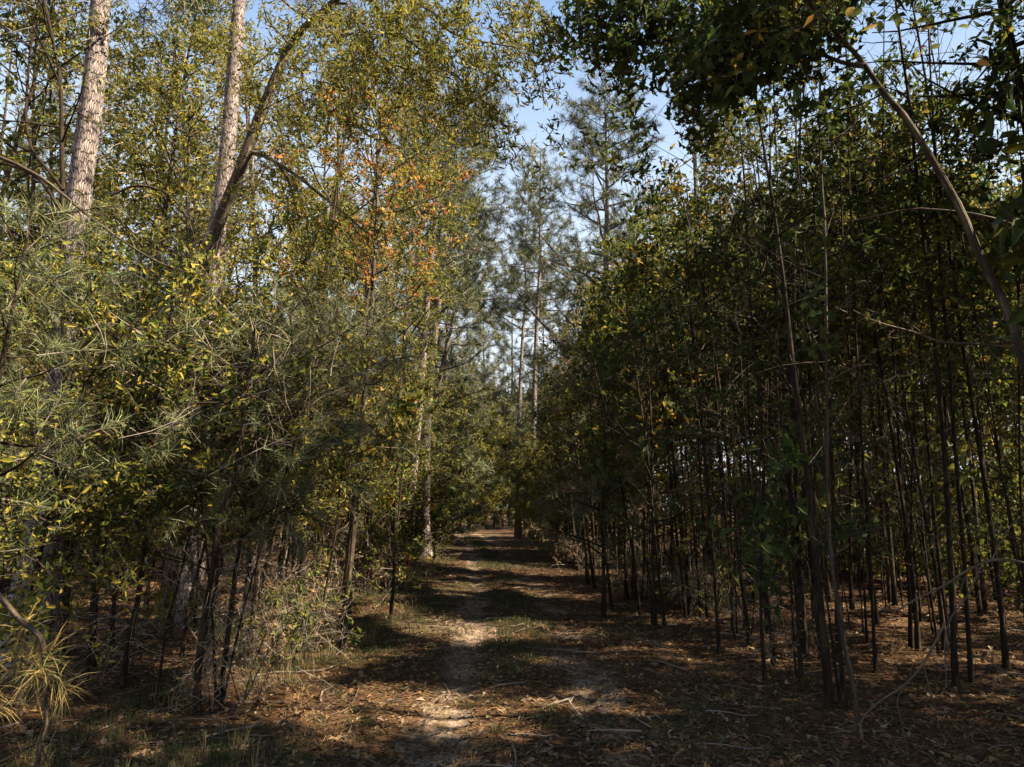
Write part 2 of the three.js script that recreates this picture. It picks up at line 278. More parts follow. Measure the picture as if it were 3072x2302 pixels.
// set sprays out as one crown part. list: [position (world), direction, size, tint?]
const m4 = new THREE.Matrix4(), q4 = new THREE.Quaternion(), q5 = new THREE.Quaternion(), YUP = V(0, 1, 0);
const inFront = (p) => { const s = project(p); return s && s[2] < 7.5 && s[0] < 1060 && s[1] > -40; };
function crown(parent, name, geometry, material, list, r, opt = {}) {
  const keep = list.filter(([p, , s]) => !(opt.solid ? false : sunOpen(p, (opt.aside ? 0.14 : 0.3) * s)) && (opt.nogap || !inGap(p, r)) && p.y > 0.05 && !(opt.aside && inFront(p)));
  if (keep.length < 9) return null;
  const base = parent.position, sp = geometry.attributes.position.array, sc = geometry.attributes.color.array, n = sp.length, pos = new Float32Array(n * keep.length), col = new Float32Array(n * keep.length);
  keep.forEach(([p, d, s, tint], i) => {
    q4.setFromUnitVectors(YUP, d.clone().normalize()); q5.setFromAxisAngle(YUP, U(r, 0, 6.2832)); q4.multiply(q5);
    m4.compose(V().subVectors(p, base), q4, V(s, s, s));
    const k = U(r, 0.82, 1.18), t = tint || [1, 1, 1], tr = t[0] * k, tg = t[1] * k * U(r, 0.96, 1.04), tb = t[2] * k, e = m4.elements, o = i * n;
    for (let v = 0; v < n; v += 3) {
      const x = sp[v], y = sp[v + 1], z = sp[v + 2];
      pos[o + v] = e[0] * x + e[4] * y + e[8] * z + e[12]; pos[o + v + 1] = e[1] * x + e[5] * y + e[9] * z + e[13]; pos[o + v + 2] = e[2] * x + e[6] * y + e[10] * z + e[14];
      col[o + v] = sc[v] * tr; col[o + v + 1] = sc[v + 1] * tg; col[o + v + 2] = sc[v + 2] * tb;
    }
  });
  const g = new THREE.BufferGeometry(); g.setAttribute('position', new THREE.BufferAttribute(pos, 3)); g.setAttribute('color', new THREE.BufferAttribute(col, 3));
  return part(name, g, material, parent, 'stuff');
}

// ---------------------------------------------------------------- trees
// a stem from base to top with limbs; returns the places where sprays sit
function limbsOf(spine, radii, o, r) {
  const limbs = [], places = [], n = spine.length - 1, at = (t) => { const f = Math.min(n - 1e-4, t * n), i = Math.floor(f); return [spine[i].clone().lerp(spine[i + 1], f - i), radii[i] + (radii[i + 1] - radii[i]) * (f - i)]; };
  let q = U(r, 0, 6.28);
  for (let k = 0; k < o.limbs; k++) {
    const t = o.from + (1 - o.from) * Math.pow((k + U(r, 0, 0.9)) / o.limbs, o.bias ?? 1), [p, rad] = at(t);
    q += 2.4 + U(r, -0.5, 0.5);
    const shape = o.cone ? 1.08 - 0.85 * (t - o.from) / (1 - o.from) : 0.55 + 0.6 * Math.sin(Math.PI * Math.min(1, (t - o.from) / (1 - o.from) * 0.9 + 0.12));
    const L = o.reach * shape * U(r, 0.65, 1.15), rise = U(r, ...o.rise), d = V(Math.cos(q), rise, Math.sin(q)).normalize(), pts = [p], cur = d.clone();
    for (let i = 0; i < 4; i++) { cur.addScaledVector(rdir(r), 0.22).add(V(0, o.curl ?? 0.08, 0)).normalize(); pts.push(pts[i].clone().addScaledVector(cur, L / 4)); }
    const r0 = Math.min(rad * 0.62, 0.006 + L * (o.thick ?? 0.012));
    limbs.push([pts, r0]);
    const m = Math.max(2, Math.round(o.sprays * (0.5 + L / o.reach * 0.6)));
    for (let i = 0; i < m; i++) {
      const s = Math.pow(U(r, 0, 1), 0.7) * 0.85 + 0.15, f = Math.min(3.999, s * 4), a = Math.floor(f), c = pts[a].clone().lerp(pts[a + 1], f - a), off = rdir(r, o.sprayUp ?? 0.1);
      const dir = V().subVectors(pts[a + 1], pts[a]).normalize().multiplyScalar(0.6).add(off);
      places.push([c.addScaledVector(off, U(r, 0, o.spread ?? 0.25)), dir.add(V(0, o.droop ?? 0, 0)).normalize(), o.size * U(r, 0.75, 1.25)]);
    }
  }
  for (let i = 0; i < (o.top ?? 4); i++) places.push([at(U(r, 0.88, 1))[0], rdir(r, 1), o.size * U(r, 0.7, 1.1)]);
  return [limbs, places];
}
function plant(name, label, category, group, spine, radii, o, seed) {
  const r = rng(seed), base = spine[0].clone(), t = thing(name, label, category, base, group), loc = (p) => V().subVectors(p, base);
  part('trunk', tube(spine.map(loc), radii.map((v, i) => v * (i ? 1 : 1.45)), o.sides ?? 7, o.wobble ?? 0.1, seed), o.bark, t);
  const [limbs, places] = limbsOf(spine, radii, o, r);
  const geo = limbs.filter(([p, r0]) => r0 > 0.004).map(([pts, r0]) => tube(pts.map(loc), taper(5, r0, r0 * 0.25), o.limbSides ?? 4));
  if (o.apart) geo.forEach((g) => part('limb', g, o.bark, t)); else if (geo.length) part('limb', mergeGeometries(geo), o.bark, t, 'stuff');
  if (o.deadTwigs) {
    const list = []; const n = spine.length - 1;
    for (let k = 0; k < o.deadTwigs; k++) { const f = U(r, o.deadFrom ?? 0.12, o.deadTo ?? 0.6) * n, i = Math.floor(f); list.push([spine[i].clone().lerp(spine[Math.min(n, i + 1)], f - i), rdir(r, 0.1), U(r, 0.5, 1.1)]); }
    crown(t, 'dead_twig', pick(r, o.deadKind ?? S.darkTwigs), M.twig, list, r, { nogap: true });
  }
  const kinds = [].concat(o.spray);
  kinds.forEach((key, j) => crown(t, /^pine/.test(key) ? 'needles' : 'foliage', pick(r, S[key]), matOf(key), places.filter((_, i) => i % kinds.length === j).map((p) => [...p, o.tint]), r, o));
  return t;
}
// a gently wandering vertical stem
function stem(base, H, lean, r, n = 9, wander = 0.05) {
  const pts = [base.clone().add(V(0, -0.06, 0))]; let x = 0, z = 0, vx = lean[0], vz = lean[1];
  for (let i = 1; i < n; i++) { vx += U(r, -wander, wander); vz += U(r, -wander, wander); x += vx * H / (n - 1); z += vz * H / (n - 1); pts.push(base.clone().add(V(x, H * i / (n - 1), z))); }
  return pts;
}
// a stem through picture points at distance d, starting on the ground below the first
function traced(list, d, n = 14) { return curve(list.map(([px, py, dd]) => P(px, py, dd ?? d)), n); }
const widths = (n, w0, w1, d) => taper(n, w0 / 2 * d / F, w1 / 2 * d / F);

// ---------------------------------------------------------------- ground
{
  const xs = [], zs = [];
  for (let x = -4.4; x <= 4.4; x += 0.12) xs.push(x);
  for (let x = 4.5, s = 0.12; x < 420; s *= 1.13, x += s) { xs.push(x); xs.unshift(-x); }
  for (let z = 3; z > -18; z -= 0.12) zs.push(z);
  for (let z = -18.1, s = 0.1; z > -420; s *= 1.05, z -= s) zs.push(z);
  for (let z = 3.2, s = 0.3; z < 200; s *= 1.3, z += s) zs.unshift(z);
  const pos = [], col = [], uv = [], idx = [], w = xs.length;
  for (const z of zs) for (const x of xs) {
    const d = -z, o = x - trackX(d), side = Math.abs(o), n1 = fbm(x * 0.9, z * 0.9), n2 = fbm(x * 3.1 + 9, z * 3.1), n3 = noise(x * 11, z * 11);
    pos.push(x, groundY(x, z), z); uv.push(x / 2.4, z / 2.4);
    const tr = Math.max(Math.exp(-((o + 0.72) ** 2) / 0.2), 0.75 * Math.exp(-((o - 0.78) ** 2) / 0.16));
    const sand = smooth(0.42, 0.68, tr * 0.66 + (n1 - 0.5) * 1.1 + (n2 - 0.5) * 0.9 - 0.03), grass = smooth(0.5, 0.64, fbm(x * 0.7 + 31, z * 0.7 + 4)) * smooth(3.6, 1.2, side) * (1 - sand);
    const k = 0.8 + 0.5 * (n2 - 0.5) + 0.3 * (n3 - 0.5);
    let c = [0.078, 0.042, 0.021];
    c = c.map((v, i) => v + ([0.07, 0.065, 0.03][i] - v) * grass * 0.7);
    c = c.map((v, i) => (v + ([0.25, 0.19, 0.145][i] - v) * sand * 0.85) * k * 1.8);
    col.push(...c);
  }
  for (let j = 0; j < zs.length - 1; j++) for (let i = 0; i < w - 1; i++) { const a = j * w + i; idx.push(a, a + 1, a + w, a + 1, a + w + 1, a + w); }
  const g = new THREE.BufferGeometry();
  g.setAttribute('position', new THREE.Float32BufferAttribute(pos, 3)); g.setAttribute('color', new THREE.Float32BufferAttribute(col, 3)); g.setAttribute('uv', new THREE.Float32BufferAttribute(uv, 2)); g.setIndex(idx); g.computeVertexNormals();
  // rows run towards -z, so the faces are wound to look up
  const m = new THREE.Mesh(g, M.ground); m.name = 'ground'; m.receiveShadow = true; m.userData = { kind: 'structure', label: 'forest floor with a sandy two-wheel track through leaf litter', category: 'ground' }; scene.add(m);
}
function scatter(name, label, category, geometry, material, n, seed, place) {   // one mass of small pieces
  const r = rng(seed), e = new THREE.Euler(), sp = geometry.attributes.position.array, sc = geometry.attributes.color.array, w = sp.length, pos = new Float32Array(n * w), col = new Float32Array(n * w), v = V(); let i = 0;
  for (let k = 0; k < n * 4 && i < n; k++) {
    const s = place(r); if (!s) continue;
    q4.setFromEuler(e.set(s.tilt ? U(r, -s.tilt, s.tilt) : 0, U(r, 0, 6.283), s.tilt ? U(r, -s.tilt, s.tilt) : 0)); m4.compose(s.p, q4, V(s.s, s.s, s.s));
    for (let a = 0; a < w; a += 3) { v.set(sp[a], sp[a + 1], sp[a + 2]).applyMatrix4(m4).toArray(pos, i * w + a); for (let c = 0; c < 3; c++) col[i * w + a + c] = sc[a + c] * s.c[c]; }
    i++;
  }
  const g = new THREE.BufferGeometry(); g.setAttribute('position', new THREE.BufferAttribute(pos.subarray(0, i * w), 3)); g.setAttribute('color', new THREE.BufferAttribute(col.subarray(0, i * w), 3));
  const o = new THREE.Mesh(g, material); o.name = numbered(name); o.castShadow = o.receiveShadow = true; o.userData = { kind: 'stuff', label, category }; scene.add(o);
}
const litterLeaf = (seed, out) => { const r = rng(seed), T = new Tris(); T.leaf(V(-0.5, 0, 0), V(1, 0, 0), YUP, 1, OUT[out], [1, 1, 1], U(r, 0.2, 0.6), U(r, -0.3, 0.25)); return T.geometry(); };
const LITTER = [[0.120, 0.070, 0.036], [0.085, 0.050, 0.028], [0.155, 0.102, 0.060], [0.055, 0.033, 0.021], [0.22, 0.155, 0.10], [0.115, 0.055, 0.030], [0.15, 0.092, 0.036], [0.08, 0.07, 0.03]];
// more places close to the viewer, fewer with distance
const somewhere = (r, wide) => { const d = 3.2 + 34 * Math.pow(r(), 1.7), x = trackX(d) + U(r, -1, 1) * (wide + d * 0.6); return [x, -d, Math.abs(x - trackX(d))]; };
for (const [i, out] of ['kite', 'star', 'blade', 'kite'].entries()) scatter('leaf_litter', ['small brown oval dead leaves scattered over the forest floor', 'lobed brown oak leaves scattered over the forest floor', 'narrow dry willow oak leaves scattered over the forest floor', 'broad curled tan leaves scattered over the forest floor'][i], 'dead leaves', litterLeaf(300 + i, out), M.litter, [32000, 14000, 24000, 6000][i], 310 + i, (r) => {
  const [x, z, side] = somewhere(r, 3.2), tr = Math.exp(-((x - trackX(-z) + 0.72) ** 2) / 0.08);
  if (r() < tr * 0.6) return null;
  return { p: V(x, groundY(x, z) + 0.012, z), s: [0.065, 0.09, 0.075, 0.10][i] * U(r, 0.6, 1.25), tilt: 0.5, c: shade(pick(r, LITTER), U(r, 0.7, 1.3)) };
});
{
  const r0 = rng(330), T = new Tris();
  for (let k = 0; k < 6; k++) { const a = V(U(r0, -0.1, 0.1), 0.004 + k * 0.002, U(r0, -0.1, 0.1)), q = U(r0, 0, 6.28), d = V(Math.cos(q), U(r0, -0.02, 0.1), Math.sin(q)), s = V(-d.z, 0, d.x).multiplyScalar(0.0022), b = a.clone().addScaledVector(d, 0.18); T.tri(a.clone().add(s), a.clone().sub(s), b, [1, 1, 1]); }
  scatter('pine_straw', 'fallen tan pine needles strewn over the track and its edges', 'pine straw', T.geometry(), M.litter, 12000, 331, (r) => { const [x, z] = somewhere(r, 3); return { p: V(x, groundY(x, z) + 0.014, z), s: U(r, 0.7, 1.2), tilt: 0.15, c: shade(pick(r, C.tan), U(r, 0.7, 1.4)) }; });
}
{
  const r0 = rng(335), T = new Tris(); let a = V(-0.5, 0.01, 0); for (let k = 0; k < 4; k++) { const b = V(-0.5 + (k + 1) * 0.25, 0.012 + 0.02 * r0(), U(r0, -0.06, 0.06)); T.stick(a, b, 0.016 - k * 0.002, 0.014 - k * 0.002, [1, 1, 1]); a = b; } T.stick(V(0.1, 0.015, 0), V(0.35, 0.05, 0.18), 0.009, 0.004, [1, 1, 1]);
  scatter('fallen_twigs', 'small grey and brown fallen twigs strewn over the forest floor', 'twigs', T.geometry(), M.litter, 900, 336, (r) => { const [x, z] = somewhere(r, 3); return { p: V(x, groundY(x, z) + 0.012, z), s: U(r, 0.15, 0.75), tilt: 0.06, c: shade(pick(r, [[0.16, 0.12, 0.09], [0.22, 0.18, 0.15], [0.09, 0.06, 0.045]]), U(r, 0.7, 1.2)) }; });
}
const grassClump = (seed, n, L, w) => { const r = rng(seed), T = new Tris(); for (let k = 0; k < n; k++) { const q = U(r, 0, 6.28), a = V(U(r, -0.06, 0.06), 0, U(r, -0.06, 0.06)), out = U(r, 0.1, 0.75), l = L * U(r, 0.5, 1.1), s = V(-Math.sin(q), 0, Math.cos(q)).multiplyScalar(w / 2), m = a.clone().add(V(Math.cos(q) * out * l * 0.35, l * 0.6, Math.sin(q) * out * l * 0.35)), t = a.clone().add(V(Math.cos(q) * out * l, l * (1 - out * 0.35), Math.sin(q) * out * l)), c = shade([1, 1, 1], U(r, 0.6, 1.3)); T.tri(a.clone().add(s), a.clone().sub(s), m.clone().add(s), c); T.tri(a.clone().sub(s), m.clone().sub(s), m.clone().add(s), c); T.tri(m.clone().add(s), m.clone().sub(s), t, c); } return T.geometry(); };
for (let i = 0; i < 2; i++) scatter('grass', ['short tufted grass on the crown and verges of the track', 'taller straw-coloured grass along the verges of the track'][i], 'grass', grassClump(340 + i, 10, [0.13, 0.24][i], 0.005), M.leaf, [6500, 900][i], 342 + i, (r) => {
  const d = 3.4 + 44 * Math.pow(r(), 1.5), x = trackX(d) + U(r, -4, 4), o = x - trackX(d), f = fbm(x * 0.7 + 31, -d * 0.7 + 4), want = i ? smooth(1.6, 2.6, -o) * smooth(4.2, 3, -o) : Math.max(Math.exp(-(o * o) / 0.22), smooth(1.2, 2, -o) * 0.7, smooth(1.2, 1.6, o) * smooth(3, 2, o) * 0.25);
  if (r() > want * smooth(0.44, 0.6, f + 0.05)) return null;
  return { p: V(x, groundY(x, -d) - 0.01, -d), s: U(r, 0.6, 1.3), tilt: 0.2, c: shade(pick(r, i ? [[0.20, 0.16, 0.07], [0.13, 0.12, 0.05], [0.25, 0.19, 0.09]] : [[0.05, 0.065, 0.02], [0.08, 0.085, 0.028], [0.12, 0.105, 0.04], [0.04, 0.058, 0.02]]), U(r, 0.7, 1.2)) };
});

// ---------------------------------------------------------------- tall pines
const below = (p) => ground(p.x, p.z);
function tallPine(label, trace, d, w, o, seed, group) {
  const top = trace.map(([x, y]) => P(x, y, d)), foot = below(top[0]), r = rng(seed);
  const last = top[top.length - 1], prev = top[top.length - 2], way = V().subVectors(last, prev).normalize(); way.y = Math.max(way.y, 0.9); way.normalize();
  const pts = [foot.clone().add(V(0, -0.1, 0)), ...top.filter((p) => p.y > foot.y + 0.3)];
  while (pts[pts.length - 1].y < o.height) pts.push(pts[pts.length - 1].clone().addScaledVector(way, 2).add(V(U(r, -0.12, 0.12), 0, U(r, -0.12, 0.12))));
  const spine = curve(pts, 24), H = spine[23].y, rad = spine.map((p) => Math.max(0.015, w / 2 * d / F * (1.12 - 0.95 * Math.pow(Math.max(0, p.y) / H, 1.35)) * (1 + 0.35 * Math.exp(-Math.max(0, p.y) / 0.4))));
  return plant('pine_tree', label, 'tree', group, spine, rad, { sides: 12, wobble: 0.07, bark: M.pine, limbs: 26, from: 0.58, reach: 3, rise: [-0.1, 0.5], sprays: 8, size: 1.5, spray: ['pineFar', 'pineFar'], spread: 0.5, cone: true, limbSides: 5, thick: 0.014, ...o }, seed);
}
tallPine('tall scaly-barked pine trunk, the thickest on the sunlit side of the track', [[66, 340], [72, 250], [80, 190], [89, 120], [96, 60], [101, 0]], 9.4, 27, { height: 19, deadTwigs: 40, deadKind: S.twigs, deadFrom: 0.1, deadTo: 0.45 }, 401);
tallPine('tall pine trunk rising behind the leaning mossy oak', [[205, 330], [212, 260], [222, 200], [229, 130], [235, 60], [239, 0]], 12.2, 19, { height: 21, deadTwigs: 60, deadKind: S.twigs, deadFrom: 0.12, deadTo: 0.4 }, 402);
tallPine('pine beside the track, its foot among a clump of dark stems', [[407, 556], [413, 470], [421, 380], [428, 290], [438, 200], [452, 140], [472, 90]], 25, 9, { height: 18, from: 0.42, limbs: 34, reach: 3.4 }, 403);
tallPine('slender far pine trunk next to the orange maple', [[388, 330], [393, 300], [398, 270], [402, 230]], 34, 7, { height: 22, from: 0.5, limbs: 30, reach: 3.4 }, 404);
tallPine('open conical pine standing against the sky over the end of the track', [[603, 420], [605, 330], [606, 270], [607, 200], [606, 140], [605, 100]], 30, 9, { height: 19.5, from: 0.24, limbs: 56, reach: 4.9, rise: [0.02, 0.42], sprays: 10, spread: 0.3, thick: 0.02, nogap: true, size: 1.5, spray: ['pineFar', 'pineFar', 'pineFar'], apart: false }, 405);
tallPine('pale straight pine trunk of the distant pair at the bend', [[533, 470], [534, 420], [535, 370], [537, 320]], 45, 5.6, { height: 26, from: 0.42, limbs: 44, reach: 4, spray: ['pineFar', 'pineFar'] }, 406, 'pair of distant pines');
tallPine('thinner darker pine trunk of the distant pair at the bend', [[518, 460], [519, 420], [521, 370], [523, 330]], 47, 4.4, { height: 23, from: 0.42, limbs: 38, reach: 3.8, spray: ['pineFar'] }, 407, 'pair of distant pines');
tallPine('lone pine trunk in the sky gap beside the dark oak leaves', [[697, 240], [696, 190], [694, 130], [693, 70]], 29, 9, { height: 20, from: 0.62, limbs: 22, reach: 2.6 }, 408);
tallPine('tall pine whose dark crown stands over the sunlit bank', [[428, 410], [438, 310], [452, 215], [471, 148], [482, 110]], 29, 8, { height: 19, from: 0.36, limbs: 40, reach: 3.6, nogap: true }, 409);
tallPine('dark pine crown between the overhanging oak limbs and the sky gap', [[430, 440], [446, 350], [468, 270], [488, 215]], 33, 6, { height: 14, from: 0.3, limbs: 44, reach: 3.2, spray: ['pineFar', 'pineFar'] }, 412);
// copies of a thing with its parts, turned and scaled
function again(root, at, turn, k, label, group) { const c = root.clone(); c.name = numbered(root.name.replace(/_[0-9]{3}$/, '')); c.position.copy(at); c.rotation.y = turn; c.scale.set(k, k, k); c.userData = { ...root.userData }; if (label) c.userData.label = label; if (group) c.userData.group = group; scene.add(c); return c; }
// pines further along both sides
{
  const r = rng(410), made = [];
  [[440, 41, 23], [578, 70, 29], [735, 40, 20], [486, 70, 27], [510, 72, 26], [545, 72, 28], [425, 55, 24], [790, 44, 19], [625, 60, 28], [365, 44, 20], [330, 38, 19], [300, 50, 21], [655, 62, 17], [735, 42, 16], [770, 38, 17], [180, 30, 18], [40, 28, 19], [140, 36, 20], [860, 40, 18], [940, 36, 18], [1000, 44, 18]].forEach(([px, d, h], i) => {
    const x = (px - CX) / F * d, base = ground(x, -d);
    if (made.length > 3) { again(made[i % 4], base, U(r, 0, 6.28), h / made[i % 4].userData.h); return; }
    const spine = stem(base, h, [U(r, -0.02, 0.02), 0], r, 12, 0.015), t = plant('pine_tree', 'distant pine in the wood behind the end of the track', 'tree', 'distant pines beyond the thickets', spine, taper(12, 0.17, 0.02), { sides: 8, bark: M.pine, limbs: 30, from: 0.3, reach: 3.6, rise: [-0.1, 0.45], sprays: 8, size: 2.3, spray: ['pineFar'], spread: 0.6, cone: true, nogap: true, solid: true }, 420 + px);
    t.userData.h = h; made.push(t);
  });
}

// ---------------------------------------------------------------- the leaning oak and its overhanging limbs
{
  const d = 10.6, trace = [[196, 340, 10.9], [203, 290, 10.9], [217, 228, 10.8], [238, 177], [250, 143], [262, 111], [278, 72], [290, 46], [304, 28], [330, 6, 10.2], [356, -24, 9.8], [385, -60, 9.2], [410, -100, 8.8]];
  const pts = trace.map(([x, y, dd]) => P(x, y, dd ?? d)), foot = below(pts[0]);
  const spine = curve([foot.clone().add(V(-0.1, -0.1, 0)), ...pts], 26), rad = widths(26, 15, 5, d);
  const t = thing('oak_tree', 'leaning dark oak trunk crossing in front of a tall pine', 'tree', foot), loc = (p) => V().subVectors(p, foot), r = rng(500), places = [];
  part('trunk', tube(spine.map(loc), rad, 10, 0.16, 5), M.grey, t);
  const limb = (list, dd, w0, w1, n = 14) => { const c = traced(list, dd, n); part('limb', tube(c.map(loc), widths(n, w0, w1, dd), 6, 0.12, w0), M.grey, t); return c; };
  const hung = [
    [limb([[251, 152, 10.6], [268, 157, 10.3], [277, 163, 10.1], [300, 178, 9.6], [322, 196, 9.3], [341, 210, 9.1], [356, 224, 9], [372, 236, 8.9]], 9.8, 5.5, 1.5), 14],
    [limb([[277, 163, 10.1], [288, 180, 9.9], [294, 200, 9.8], [300, 225, 9.7], [303, 250, 9.6]], 9.8, 3.4, 1), 10],
    [limb([[356, -24, 9.8], [372, 0, 9.4], [392, 24, 9.2], [410, 42, 9], [449, 69, 8.8], [472, 91, 8.6], [497, 112, 8.5]], 9, 4.6, 1), 34],
    [limb([[385, -60, 9.2], [410, 0, 8.6], [432, 11, 8.5], [440, 23, 8.4], [455, 35, 8.4], [489, 43, 8.3], [528, 50, 8.2], [560, 66, 8.1]], 8.6, 3.6, 0.8), 30],
    [limb([[330, 6, 10.2], [346, 3, 9.9], [358, 24, 9.6], [364, 40, 9.5], [380, 56, 9.4], [396, 66, 9.3], [430, 72, 9.2], [460, 82, 9.1]], 9.5, 4, 1), 30],
    [limb([[364, 40, 9.5], [354, 56, 9.4], [352, 90, 9.3], [347, 120, 9.3], [345, 140, 9.3]], 9.4, 2.6, 0.8), 16],
    [limb([[290, 46, 10.5], [280, 34, 10.3], [268, 20, 10.1], [262, 0, 10]], 10.3, 3.4, 1.2), 12],
    [limb([[262, 111, 10.6], [274, 104, 10.2], [290, 96, 9.8], [310, 88, 9.5]], 10.3, 2, 0.8), 14],
    [limb([[238, 70, 10.8], [252, 66, 10.6], [266, 56, 10.6], [277, 44, 10.6]], 10.6, 2.6, 1.4), 6],
    [limb([[385, -60, 9.2], [430, -40, 8.6], [480, -20, 8.2], [520, 0, 8], [548, 20, 7.8]], 8.6, 3.4, 1), 26],
  ];
  for (const [c, n] of hung) for (let k = 0; k < n * 3.4; k++) { const f = U(r, 1.5, 12.99), i = Math.floor(f), off = rdir(r, -0.3).multiplyScalar(U(r, 0, 1.25)); places.push([c[i].clone().lerp(c[i + 1], f - i).add(off), off.clone().multiplyScalar(0.7).add(V(0.15, -0.45, 0)).normalize(), U(r, 0.75, 1.2)]); }
  crown(t, 'foliage', S.willow[0], M.leaf, places.filter((_, i) => i % 3 === 0), r); crown(t, 'foliage', S.willow[1], M.leaf, places.filter((_, i) => i % 3 === 1), r); crown(t, 'foliage', S.willow[2], M.leaf, places.filter((_, i) => i % 3 === 2), r);
  const tangle = []; for (let k = 0; k < 150; k++) { const f = U(r, 2, 11), i = Math.floor(f); tangle.push([spine[i].clone().add(rdir(r).multiplyScalar(U(r, 0.05, 0.5))), rdir(r, -0.4), U(r, 0.5, 1)]); }
  crown(t, 'dead_twig', S.twigs[1], M.twig, tangle, r, { nogap: true });
}

{
  const d = 8.4, c = curve([[66, 560], [64, 380], [63, 208], [62, 154], [60, 77], [54, 46], [46, 8], [36, -40]].map(([x, y]) => P(x, y, d)), 18), foot = below(c[0]); c.unshift(foot.clone().add(V(0, -0.1, 0)));
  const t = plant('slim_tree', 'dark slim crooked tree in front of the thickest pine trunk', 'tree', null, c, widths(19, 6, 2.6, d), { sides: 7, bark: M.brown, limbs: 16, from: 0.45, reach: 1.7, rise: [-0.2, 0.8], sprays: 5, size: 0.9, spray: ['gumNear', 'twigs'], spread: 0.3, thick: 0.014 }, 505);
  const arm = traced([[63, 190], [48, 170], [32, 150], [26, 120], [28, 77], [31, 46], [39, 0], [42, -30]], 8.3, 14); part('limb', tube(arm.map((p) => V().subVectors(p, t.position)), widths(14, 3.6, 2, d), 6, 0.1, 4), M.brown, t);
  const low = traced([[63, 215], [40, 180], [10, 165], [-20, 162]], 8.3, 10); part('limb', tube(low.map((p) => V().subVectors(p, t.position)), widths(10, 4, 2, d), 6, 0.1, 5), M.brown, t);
}
// ---------------------------------------------------------------- the orange maple
function broadTree(name, label, px, d, h, r0, o, seed, group) {
  const r = rng(seed), x = (px - CX) / F * d, spine = stem(ground(x, -d), h, [U(r, -0.05, 0.05), U(r, -0.04, 0.04)], r, 12, 0.04);
  return plant(name, label, 'tree', group, spine, taper(12, r0, 0.02), { sides: 8, bark: M.grey, limbs: 26, from: 0.25, reach: 2.4, rise: [0.25, 0.9], sprays: 14, size: 1.2, spray: ['gum'], spread: 0.6, thick: 0.016, limbSides: 5, ...o }, seed);
}
broadTree('maple_tree', 'maple with orange and red autumn leaves beside the leaning oak', 352, 12.6, 9.2, 0.08, { spray: ['autumn', 'gold', 'autumn'], from: 0.56, reach: 1.7, limbs: 18, sprays: 9, size: 1.05, nogap: true }, 510);
broadTree('maple_tree', 'low maple with dull orange leaves at the foot of the slender pine', 372, 17, 5.6, 0.07, { spray: ['autumn', 'autumn'], from: 0.55, reach: 1.2, limbs: 10, sprays: 6, nogap: true }, 511);
// yellow-green hardwoods behind the pine trunks on the sunlit side
{
  const r = rng(520);
  for (const [px, d, h, key] of [[10, 15, 14, 'gum'], [60, 18, 16, 'gold'], [125, 16, 14.5, 'willow'], [150, 20, 18, 'gum'], [205, 19, 17, 'gum'], [262, 17, 14, 'gold'], [290, 21, 17, 'willow'], [325, 24, 18, 'gum'], [310, 16, 12, 'willow'], [392, 28, 16, 'willow'], [-40, 14, 13, 'willow'], [100, 25, 20, 'gum'], [235, 27, 21, 'willow'], [-30, 21, 17, 'gum'], [398, 21, 14, 'willow'], [350, 19, 15, 'willow'], [180, 15, 11, 'gold']])
    broadTree('hardwood_tree', `${{ gum: 'yellow-green', gold: 'golden', willow: 'narrow-leaved olive' }[key]} sunlit hardwood ${d < 18 ? 'close' : 'well'} behind the tall pine trunks`, px, d, h * U(r, 0.92, 1.08), 0.10, { spray: [key, key === 'willow' ? 'gum' : key], limbs: 28, sprays: 12, from: 0.2, reach: 2.4, deadTwigs: 14, deadKind: S.twigs }, 530 + px + d * 10, 'hardwoods on the sunlit side');
}
// brightly lit small trees where the track ends
{
  const r = rng(560), made = {};
  for (const [px, d, h, key] of [[405, 34, 6, 'willow'], [432, 38, 7.5, 'gum'], [428, 46, 6, 'gold'], [462, 64, 8, 'pineFar'], [486, 66, 7, 'pineFar'], [503, 68, 8, 'pineFar'], [474, 63, 6, 'gum'], [532, 54, 3.4, 'gum'], [546, 38, 4.8, 'willow'], [534, 42, 4.4, 'gum'], [524, 47, 4, 'willow'], [566, 33, 5, 'gum'], [474, 62, 9, 'willow'], [502, 70, 10, 'gum'], [452, 64, 11, 'gum'], [535, 66, 9, 'willow'], [600, 36, 7, 'willow'], [420, 48, 10, 'willow'], [620, 38, 8, 'gum'], [558, 28, 3.6, 'willow'], [424, 30, 4.2, 'gum'], [436, 33, 7, 'pineFar'], [442, 41, 9, 'pineFar'], [548, 74, 14, 'pineFar'], [422, 48, 8, 'willow'], [520, 74, 13, 'gum'], [470, 66, 13, 'willow'], [494, 66, 12, 'pineFar'], [556, 46, 8.5, 'pineFar']])
  {
    const k = /^pine/.test(key) ? 'pine-needled' : key === 'gold' ? 'golden' : key === 'gum' ? 'yellow-green' : 'olive', label = `bushy sunlit ${k} small tree closing off the end of the track`, x = (px - CX) / F * d;
    if (made[key]) again(made[key], ground(x, -d), U(r, 0, 6.28), h / made[key].userData.h);
    else { const t = made[key] = broadTree('small_tree', label, px, d, h, 0.06, { spray: [key], limbs: 26, sprays: 13, from: 0.05, reach: 2.1, size: 1.7, spread: 0.7, nogap: true, solid: true }, 570 + px, 'small trees where the track ends'); t.userData.h = h; }
  }
}

